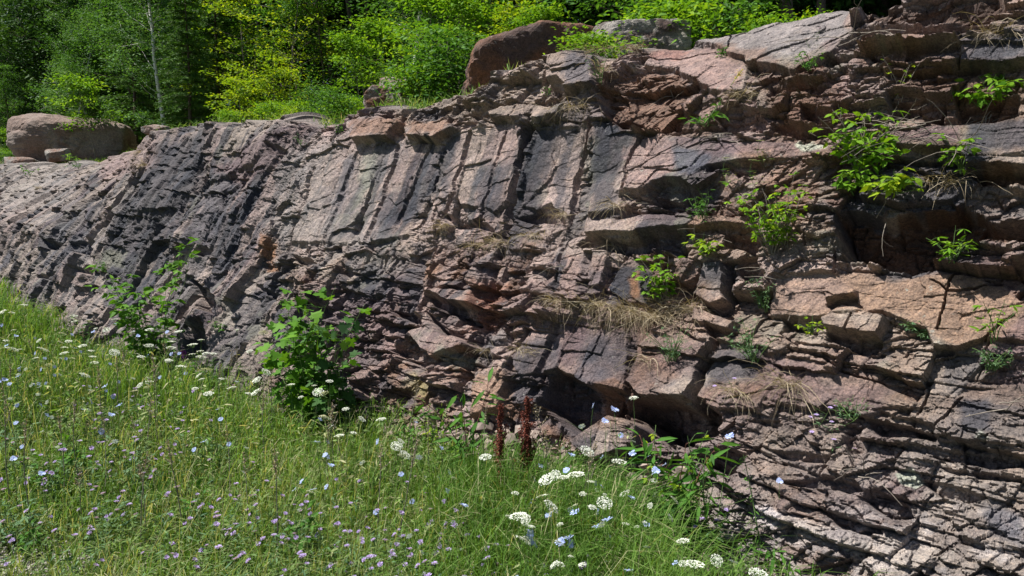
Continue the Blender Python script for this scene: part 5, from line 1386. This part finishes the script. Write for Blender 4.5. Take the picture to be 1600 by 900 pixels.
def lace_src(H, R, seed):
    o = root('wild_carrot', (0, 0, 0), '', 'flower')
    rr = np.random.RandomState(seed)
    ends = stem_part(H, seed, o)
    h = head('flower_head', umbel_mesh(R, seed), MF_WHITE, o, ends[0] + [0, 0, R * .7], (rr.normal(0, .32), rr.normal(0, .32)))
    hr = link('rays', umbel_rays(R, seed), M_GSTEM, o); hr.location = h.location; hr.rotation_euler = h.rotation_euler
    n = 26; z = rr.uniform(0.05, 0.7, n) * H
    link('foliage', leaves_mesh('foliage', np.c_[rr.normal(0, .015, n), rr.normal(0, .015, n), z], rr.normal(0, 1, (n, 3)) * [1, 1, .4], rr.uniform(.03, .06, n), LANCE, rr.uniform(0, 1, n), rnd=rr), ML_GRASS, o)
    return o
def rayed(R, n, wid, seed, up=0.25, layers=1, notch=False):
    rr = np.random.RandomState(seed); P = []; D = []; T = []; Z = []
    for l in range(layers):
        for k in range(n):
            a = 2 * math.pi * (k + 0.5 * l) / n + rr.normal(0, .06)
            P.append((0, 0, 0.001 * l)); D.append((math.cos(a), math.sin(a), up + 0.5 * l + rr.normal(0, .12))); T.append(rr.uniform(0, 1)); Z.append(R * rr.uniform(.85, 1.1) * (1 - .25 * l))
    sh = np.array([(0.05, 0.02, 0), (0.6, wid * .9, 0.02), (0.95, wid, 0), (1.0, 0.0, 0), (0.95, -wid, 0), (0.6, -wid * .9, 0.02)])
    return leaves_mesh('flower_head', np.array(P), np.array(D), np.array(Z), sh, np.array(T), roll=0.05, rnd=rr)
def chicory_src(H, seed, nh=2):
    o = root('chicory', (0, 0, 0), '', 'flower'); rr = np.random.RandomState(seed)
    ends = stem_part(H, seed, o, .12, .0018, nh + 1)
    for e in ends[:nh]:
        head('flower_head', rayed(0.019, 15, 0.16, seed, .15), MF_BLUE, o, e, (rr.normal(0.5, .4), rr.normal(0, .4)))
    return o
def knap_src(H, seed, nh=2):
    o = root('knapweed', (0, 0, 0), '', 'flower'); rr = np.random.RandomState(seed)
    ends = stem_part(H, seed, o, .12, .0014, nh)
    for e in ends[:nh]:
        t_ = (rr.normal(0.15, .35), rr.normal(0, .35))
        h = head('flower_head', rayed(0.015, 18, 0.11, seed, .45, 2), MF_PURP, o, e + [0, 0, .006], t_)
        bm = bmesh.new(); bmesh.ops.create_icosphere(bm, subdivisions=1, radius=0.0048); mb = bpy.data.meshes.new('bract'); bm.to_mesh(mb); bm.free()
        head('bract', mb, M_BRACT, o, e)
    n = 14; link('foliage', leaves_mesh('foliage', np.c_[rr.normal(0, .01, n), rr.normal(0, .01, n), rr.uniform(0.05, .8, n) * H], rr.normal(0, 1, (n, 3)) * [1, 1, .5], rr.uniform(.02, .05, n), LANCE, rr.uniform(0, 1, n), rnd=rr), ML_BLUEG, o)
    return o
LACE = [lace_src(0.55, .036, 1), lace_src(0.60, .028, 2), lace_src(0.50, .021, 3), lace_src(0.53, .031, 4), lace_src(0.58, .024, 5)]
CHIC = [chicory_src(0.50, 11, 2), chicory_src(0.55, 12, 3), chicory_src(0.42, 13, 1)]
KNAP = [knap_src(0.34, 21, 2), knap_src(0.30, 22, 3), knap_src(0.38, 23, 1)]
NF_ = [0]
def flower(srcs_, px, py, label, group, hh, kind, big=1.0):
    """its head shows at photo pixel px, py"""
    k = NF_[0]; NF_[0] += 1
    rr = random.Random(1000 + k)
    v = rr.randrange(len(srcs_)); src = srcs_[v]
    H0 = {'lace': (0.575, .625, .52, .552, .597), 'chic': (0.50, .55, .42), 'knap': (0.34, .30, .38)}[kind][v]
    H = hh * rr.uniform(.85, 1.15)
    rv = ray(px, py); rv = rv / rv[1]
    y = (CAMZ - (GZ + H)) / -rv[2] if rv[2] < -1e-3 else 30
    y = min(y, 15)
    while True:
        P = np.array([rv[0] * y, y, CAMZ + rv[2] * y])
        if wall_gap(P) > 0.13 and wall_gap(np.array([P[0], P[1], GZ])) > 0.05: break
        y -= 0.02
    gz = float(ground_z(P[0], P[1])); H = P[2] - gz
    sc = H / H0
    rz = rr.uniform(0, 6.28)
    # stem foot: the mean lean is small; scale z to reach, keep the head's size
    o = put(kind + str(v), src, (P[0], P[1], gz), label, rz, 1.0, group)
    o.location = (P[0], P[1], gz)
    o.scale = (max(.75, min(1.25, sc)) * big, max(.75, min(1.25, sc)) * big, sc)
    hd = [c for c in o.children if c.name.startswith('flower_head')]
    top = Matrix.Rotation(rz, 3, 'Z') @ Vector((hd[0].location.x * o.scale[0], hd[0].location.y * o.scale[1], 0))
    o.location.x -= top.x; o.location.y -= top.y
    return o
WL = 'white wild carrot umbel'
LACES = [(967, 720, 1.25, 'largest white umbel in front of the rock, right of its near equal'), (918, 704, 1.1, 'large white umbel left of the largest one'), (990, 621, 1.0, 'white umbel held up against the black cavity'),
 (1085, 880, 1.15, 'white umbel lowest in the picture beneath the long-leaved weed'), (1022, 750, .7, 'small white umbel beside the long-leaved weed'), (1067, 844, .7, 'small round white umbel under the long-leaved weed'), (1221, 336, 1.0, None),
 (415, 567, 1.0, 'white umbel left of the maple sapling'), (322, 577, 1.1, 'lower of two white umbels against the pinkish rock foot'), (333, 552, 1.1, 'upper of two white umbels against the pinkish rock foot'), (450, 537, 1.0, 'white umbel in front of the maple sapling leaves'), (515, 595, 1.0, 'white umbel at the right foot of the maple sapling'), (485, 766, 1.0, 'lone white umbel in the middle of the meadow'),
 (710, 745, .8, 'small white umbel before the leafy tuft by the goldenrod'), (758, 713, .9, 'white umbel beneath the broad-leaved weed'), (805, 770, 1.0, 'white umbel in front of the red-brown dock stalks'), (853, 748, 1.0, None), (847, 772, 1.2, None), (900, 740, 1.1, None), (880, 745, .9, None), (945, 785, 1.1, None), (975, 770, 1.0, None), (923, 752, .9, None), (925, 790, .8, None), (810, 805, 1.1, None), (817, 842, .9, None),
 (910, 880, .8, None), (862, 790, .8, None), (1120, 875, .8, None), (1185, 895, 1.0, None), (370, 515, .9, None), (412, 519, .9, None), (470, 620, .8, None), (530, 680, .8, None), (540, 637, .8, None), (497, 612, 1.0, None), (445, 555, .7, None), (390, 548, .7, None), (1350, 885, .0, None), (995, 545, .0, None)]
for px, py, big, lb in LACES:
    if big > 0 and not (px == 1221):
        flower(LACE, px, py, lb or 'white flat umbel in the crowd of umbels between the dock and the long-leaved weed' if px > 780 else lb or 'white flat umbel near the maple sapling', 'white umbels before the rock foot', .58, 'lace', big)
rr = random.Random(5)
for k in range(22):
    px = rr.uniform(290, 640); flower(LACE, px, 535 + (px - 290) * 0.40 + rr.uniform(-15, 45), 'white umbel scattered along the rock foot around the maple sapling', 'white umbels along the rock foot', .6, 'lace', rr.uniform(.8, 1.1))
for k in range(58):
    px = rr.uniform(-30, 330); py = 468 + px * 0.17 + rr.uniform(0, 1) ** 1.5 * 95
    flower(LACE, px, py, 'white umbel in the crowd of umbels at the left foot of the rock', 'far white umbels at the left', .62, 'lace', rr.uniform(.8, 1.15))
for k in range(26):
    flower(LACE, rr.uniform(790, 1080), rr.uniform(715, 885), 'small white umbel in the flowery corner before the lower rock', 'small white umbels before the lower rock', .5, 'lace', rr.uniform(.5, .8))
CH = [(898, 801), (950, 812), (941, 820), (933, 823), (952, 838), (1010, 855), (983, 892), (828, 834), (830, 845), (1025, 738), (880, 700), (893, 711), (927, 634), (945, 658), (1140, 682), (990, 690), (970, 680), (1145, 878), (845, 728), (885, 735), (870, 740), (930, 755), (835, 750), (960, 640), (1218, 752)]
for k in range(16): CH.append((rr.uniform(820, 1060), rr.uniform(700, 880)))
for px, py in CH: flower(CHIC, px, py, 'pale blue chicory flower among the white umbels before the rock', 'chicory before the lower rock', .5, 'chic', 1.0)
CH2 = [(65, 740), (66, 674), (25, 661), (21, 717), (174, 648), (370, 597), (141, 610), (500, 655), (495, 691), (508, 711), (517, 727), (627, 741), (640, 838), (490, 765), (460, 765), (30, 575), (15, 600), (85, 573), (52, 600), (130, 585), (95, 560), (10, 540), (70, 560), (25, 525), (40, 510), (130, 640), (180, 690), (230, 600), (240, 560), (320, 690), (345, 655), (385, 700), (650, 660), (655, 715), (340, 640), (725, 790), (690, 700), (590, 690)]
for px, py in CH2: flower(CHIC, px, py, 'blue chicory flower scattered in the open meadow', 'chicory in the meadow', .45, 'chic', 1.0)
for k in range(24):
    flower(CHIC, rr.uniform(-20, 300), rr.uniform(500, 640), 'tiny blue chicory flower far off in the left meadow', 'far chicory at the left', .5, 'chic', .9)
seeds_k = [(160, 760), (60, 700), (70, 830), (270, 680), (200, 790), (250, 730), (205, 655), (350, 770), (390, 830), (520, 820), (575, 830), (600, 835), (640, 790), (660, 815), (690, 820), (745, 850), (600, 880), (545, 880), (480, 815), (820, 880), (860, 870), (720, 860), (440, 870), (340, 860), (120, 640), (310, 660)]
for k in range(200):
    c = seeds_k[k % len(seeds_k)]
    px = rr.gauss(c[0], 75); py = rr.gauss(c[1], 34)
    if py > 925 or py < 600: continue
    flower(KNAP, px, py, 'small mauve knapweed in the near right part of the meadow' if px > 520 else 'small mauve knapweed in the left part of the meadow', 'knapweed near right' if px > 520 else 'knapweed left', .32, 'knap', rr.uniform(.8, 1.15))
for px, py, lb in [(1098, 813, 'upper mauve knapweed at the right of the long-leaved weed'), (1087, 824, 'lower mauve knapweed at the right of the long-leaved weed'), (1135, 798, 'mauve knapweed in front of the pale flaky rock'), (203, 790, 'brightest purple knapweed in the left meadow'), (368, 821, 'bright purple knapweed by the bare gravel'), (342, 858, 'double bright mauve knapweed low in the meadow'), (150, 763, 'mauve knapweed beside the gravel corner'), (1120, 815, 'mauve knapweed between the long-leaved weed and the pale rock')]:
    flower(KNAP, px, py, lb, 'knapweed singled out by their neighbours', .32, 'knap', 1.3)

# dock stalks, loosestrife and goldenrod
def spike(name, px, foot_y, top_y, label, cat, mat, n, R, seed, leafs=0, start=0.45, part='seed_cluster', szl=0.008, gap=.1, cl_=None, dirx=0.0, group=None, smat=None):
    r = np.random.RandomState(seed)
    if cl_ is None:
        P = stand(px, foot_y, gap); rv = ray(px, top_y); rv = rv / rv[1]; H = CAMZ + rv[2] * P[1] - P[2]
    else: P = cl_[0]; H = cl_[1]
    o = root(name, P, label, cat, group)
    c = curve((0, 0, 0), (dirx, 0, 1), H, 10, 0, 0.03, r)
    paths = [(c, np.linspace(.004, .0015, 10))]; PP = []
    for k in range(7):
        f = start + (1 - start) * k / 7; i = int(f * 9)
        b = curve(c[i], c[min(9, i + 1)] - c[i] + r.normal(0, .35, 3) * np.linalg.norm(c[1] - c[0]), H * .24 * (1.15 - f) * 1.6, 5, .05, .05, r); paths.append((b, np.linspace(.0015, .0008, 5)))
        q = n // 14; a = r.randint(0, 5, q); PP.append(b[a] + r.normal(0, R * .5, (q, 3)))
    f = r.uniform(start, 1, n // 2) * 9; a = np.minimum(f.astype(int), 8); w_ = (f - a)[:, None]
    PP.append(c[a] * (1 - w_) + c[a + 1] * w_ + r.normal(0, R * .6, (n // 2, 3)) * (1.2 - f[:, None] / 12))
    PP = np.concatenate(PP)
    link('stem', tubes_mesh('stem', paths, 5), smat or M_RSTEM, o)
    link(part, leaves_mesh(part, PP, r.normal(0, 1, (len(PP), 3)), szl * r.uniform(.6, 1.3, len(PP)), QUAD, r.uniform(0, 1, len(PP)), roll=1, rnd=r), mat, o)
    if leafs:
        z = r.uniform(.05, start, leafs) * 9; a = z.astype(int)
        link('foliage', leaves_mesh('foliage', c[a], r.normal(0, 1, (leafs, 3)) * [1, 1, .3] + [0, 0, .3], .09 * r.uniform(.5, 1, leafs), LANCE, r.uniform(0, 1, leafs), rnd=r), ML_GREEN, o)
    return o
for k, (px, top, lb, dx) in enumerate([(785, 628, 'tallest dark red dock stalk, left one of the cluster', -.03), (808, 650, 'thin dark red dock stalk in the middle of the cluster', 0), (832, 622, 'right dark red dock stalk with a dense seed spike', .06), (820, 690, 'short dark red dock stalk at the front of the cluster', .03)]):
    spike('dock', px, 835, top, lb, 'weed', MF_RUST, 1500, .013, 600 + k, start=.42, dirx=dx, group='dark red dock stalks', szl=0.013, gap=.35)
spike('loosestrife', 293, 600, 545, 'purple loosestrife spikes at the foot of the tall sapling', 'flower', MF_MAG, 300, .03, 620, leafs=12, start=.55, part='blossom', szl=.018, smat=M_GSTEM)
spike('goldenrod', 703, 835, 782, 'yellow goldenrod with a mauve knapweed beside it', 'flower', MF_GOLD, 160, .014, 621, leafs=16, start=.8, part='blossom', szl=.008, smat=M_GSTEM)
spike('goldenrod', 1010, 930, 885, 'yellow-green goldenrod at the bottom edge', 'flower', MF_GOLD, 90, .014, 623, leafs=16, start=.8, part='blossom', szl=.007, smat=M_GSTEM)
Pg, dg = cl(1102, 196, .03)
spike('goldenrod', 0, 0, 0, 'leaning goldenrod with a small yellow head in front of the brown ledge', 'flower', MF_GOLD, 150, .014, 622, leafs=20, start=.82, part='blossom', szl=.008, cl_=(Pg, .42), dirx=.75, smat=M_GSTEM)
# pale umbels seen against the rock higher up
def cliff_lace(px, py, lb, sc=1.0):
    P, dd = cl(px, py + 40, .02)
    rv = ray(px, py); t = (project(P)[2] - .06) / (rv[1] * cp - rv[2] * sp); T_ = np.array([0, 0, CAMZ]) + rv * t
    H = max(.1, T_[2] - P[2]); o = dup(LACE[1], P, lb, 0, 1.0, 'umbels on the rock ledges')
    o.scale = (sc, sc, H / .625)
    h = [c for c in o.children if c.name.startswith('flower_head')][0]
    o.location = (T_[0] - h.location.x * sc, T_[1] - h.location.y * sc, P[2])
cliff_lace(1221, 336, 'single white umbel in front of the large green ledge shrub')
cliff_lace(1134, 246, 'left of two flat pale umbels on the upper ledge')
cliff_lace(1176, 249, 'right of two flat pale umbels on the upper ledge')
cliff_lace(1188, 219, 'pale umbel above the two flat ones on the upper ledge')
for k, (px, py, lb) in enumerate([(1302, 658, 'lower pink flower in the feathery weed'), (1290, 628, 'topmost pink flower in the feathery weed'), (1315, 630, 'right pink flower above the feathery weed'), (1305, 680, 'pink flower nearest the thin-bedded ledges'), (1272, 58, 'pink flower in front of the pale top slab'), (1278, 44, 'upper pink flower in front of the pale top slab'), (1152, 585, 'tiny mauve flower on the dark grey block')]):
    P, dd = cl(px, py, 0.05)
    o = dup(KNAP[k % 3], P, lb, k, 1.0, 'pink flowers on the rock'); o.scale = (.9, .9, .35)
    hz_ = [c for c in o.children if c.name.startswith('flower_head')][0].location.z
    o.location.z -= hz_ * .35

# ------------------------------------------------------------------ broken stone at the foot of the wall
M_CHIP = plain_mat('broken_stone', (0.22, 0.175, 0.15), 0.9, 0.5, 18)
def chips(n, s0, s1, spread, smin, smax, seed):
    r = np.random.RandomState(seed)
    s = r.uniform(s0, s1, n); off = np.abs(r.normal(0, spread, n)) - 0.05 + 0.42 * sstep(0.2, -0.7, s)
    P = A0 + s[:, None] * DV - NIN * off[:, None]
    sz = smin + (smax - smin) * r.uniform(0, 1, n) ** 4
    V = cube[None] * sz[:, None, None] * r.uniform(.55, 1.3, (n, 8, 3))
    q = r.normal(0, 1, (n, 3, 3)); q, _ = np.linalg.qr(q)
    V = np.einsum('nij,nkj->nki', q, V)
    P[:, 2] = ground_z(P[:, 0], P[:, 1]) + sz * .35 + 0.18 * np.exp(-np.maximum(off, 0) / .12)
    return (V + P[:, None]).reshape(-1, 3), (np.arange(n)[:, None, None] * 8 + fb[None]).reshape(-1, 4)
V, Fc = chips(2600, -1.4, 12, 0.16, .008, .06, 5)
o = link('rubble', np_mesh('rubble', V, Fc), M_CHIP); setp(o, 'broken stone chips lying along the foot of the rock face', 'rubble', kind='stuff')

# thin grass and moss rooted on the crest itself
r = np.random.RandomState(95)
n = 22000
jc = r.randint(0, nc, n); ir = NF + (r.uniform(0.12, 1, n) ** 0.8 * (NT - 2)).astype(int)
pp = PC[ir, jc]; sj = S1[jc]
ok = (sj > 2.6) & (sj < 14) & (fbm(sj * 1.7, ir * 0.02, 96, 3) > -0.25)
pp = pp[ok]; n = len(pp)
me = leaves_mesh('crest_grass', pp - [0, 0, .005], np.c_[r.normal(0, .7, n), r.normal(0, .7, n), np.ones(n)], r.uniform(.05, .18, n),
                 np.array([(0, 0.03, 0), (0.5, 0.03, 0.0), (1, 0.0, -0.25), (0.5, -0.03, 0.0), (0, -0.03, 0)]), np.clip(r.normal(.45, .25, n), 0, 1), roll=1.0, rnd=r)
o = link('crest_grass', me, ML_GRASS); setp(o, 'thin grass creeping over the top edge of the rock', 'grass', kind='stuff')

# broad-leaved weeds and seeding stalks among the grass
q = random.Random(12)
wsrc = [sprig('leafy_plant', (0, 0, 0), 0.30, 0.2, 7, 70, 0.05, [OVATE, LANCE, SERR][k], [ML_GREEN, ML_BLUEG, ML_HERB][k], '', 'plant', seed=700 + k, lean=0.1, compound=[3, 3, 1][k]) for k in range(3)]
ssrc = [spike('grass_stalk', 0, 0, 0, '', 'grass stalk', ML_DRY, 70, .008, 720 + k, start=.78, part='blossom', szl=.012, cl_=((0, 0, 0), .62 + .06 * k), dirx=.15 * (k - 1), smat=M_TWIG) for k in range(3)]
for k in range(30):
    P, _ = foot(q.uniform(-20, 1000), q.uniform(640, 900))
    if wall_gap(np.array([P[0], P[1], GZ])) < .5: continue
    put('weed%d' % (k % 3), wsrc[k % 3], P, ['low round-leaved weed among the meadow grass', 'low narrow-leaved bluish weed among the meadow grass', 'low toothed-leaved weed among the meadow grass'][k % 3], q.uniform(0, 6), q.uniform(.7, 1.2), ['round-leaved meadow weeds', 'bluish meadow weeds', 'toothed meadow weeds'][k % 3])
for k in range(60):
    P, _ = foot(q.uniform(0, 1000), q.uniform(560, 900))
    if wall_gap(np.array([P[0], P[1], GZ])) < .2: continue
    put('stalk%d' % (k % 3), ssrc[k % 3], P, 'dry grass stalk gone to seed standing above the meadow', q.uniform(0, 6), q.uniform(.7, 1.05), 'seeding grass stalks')
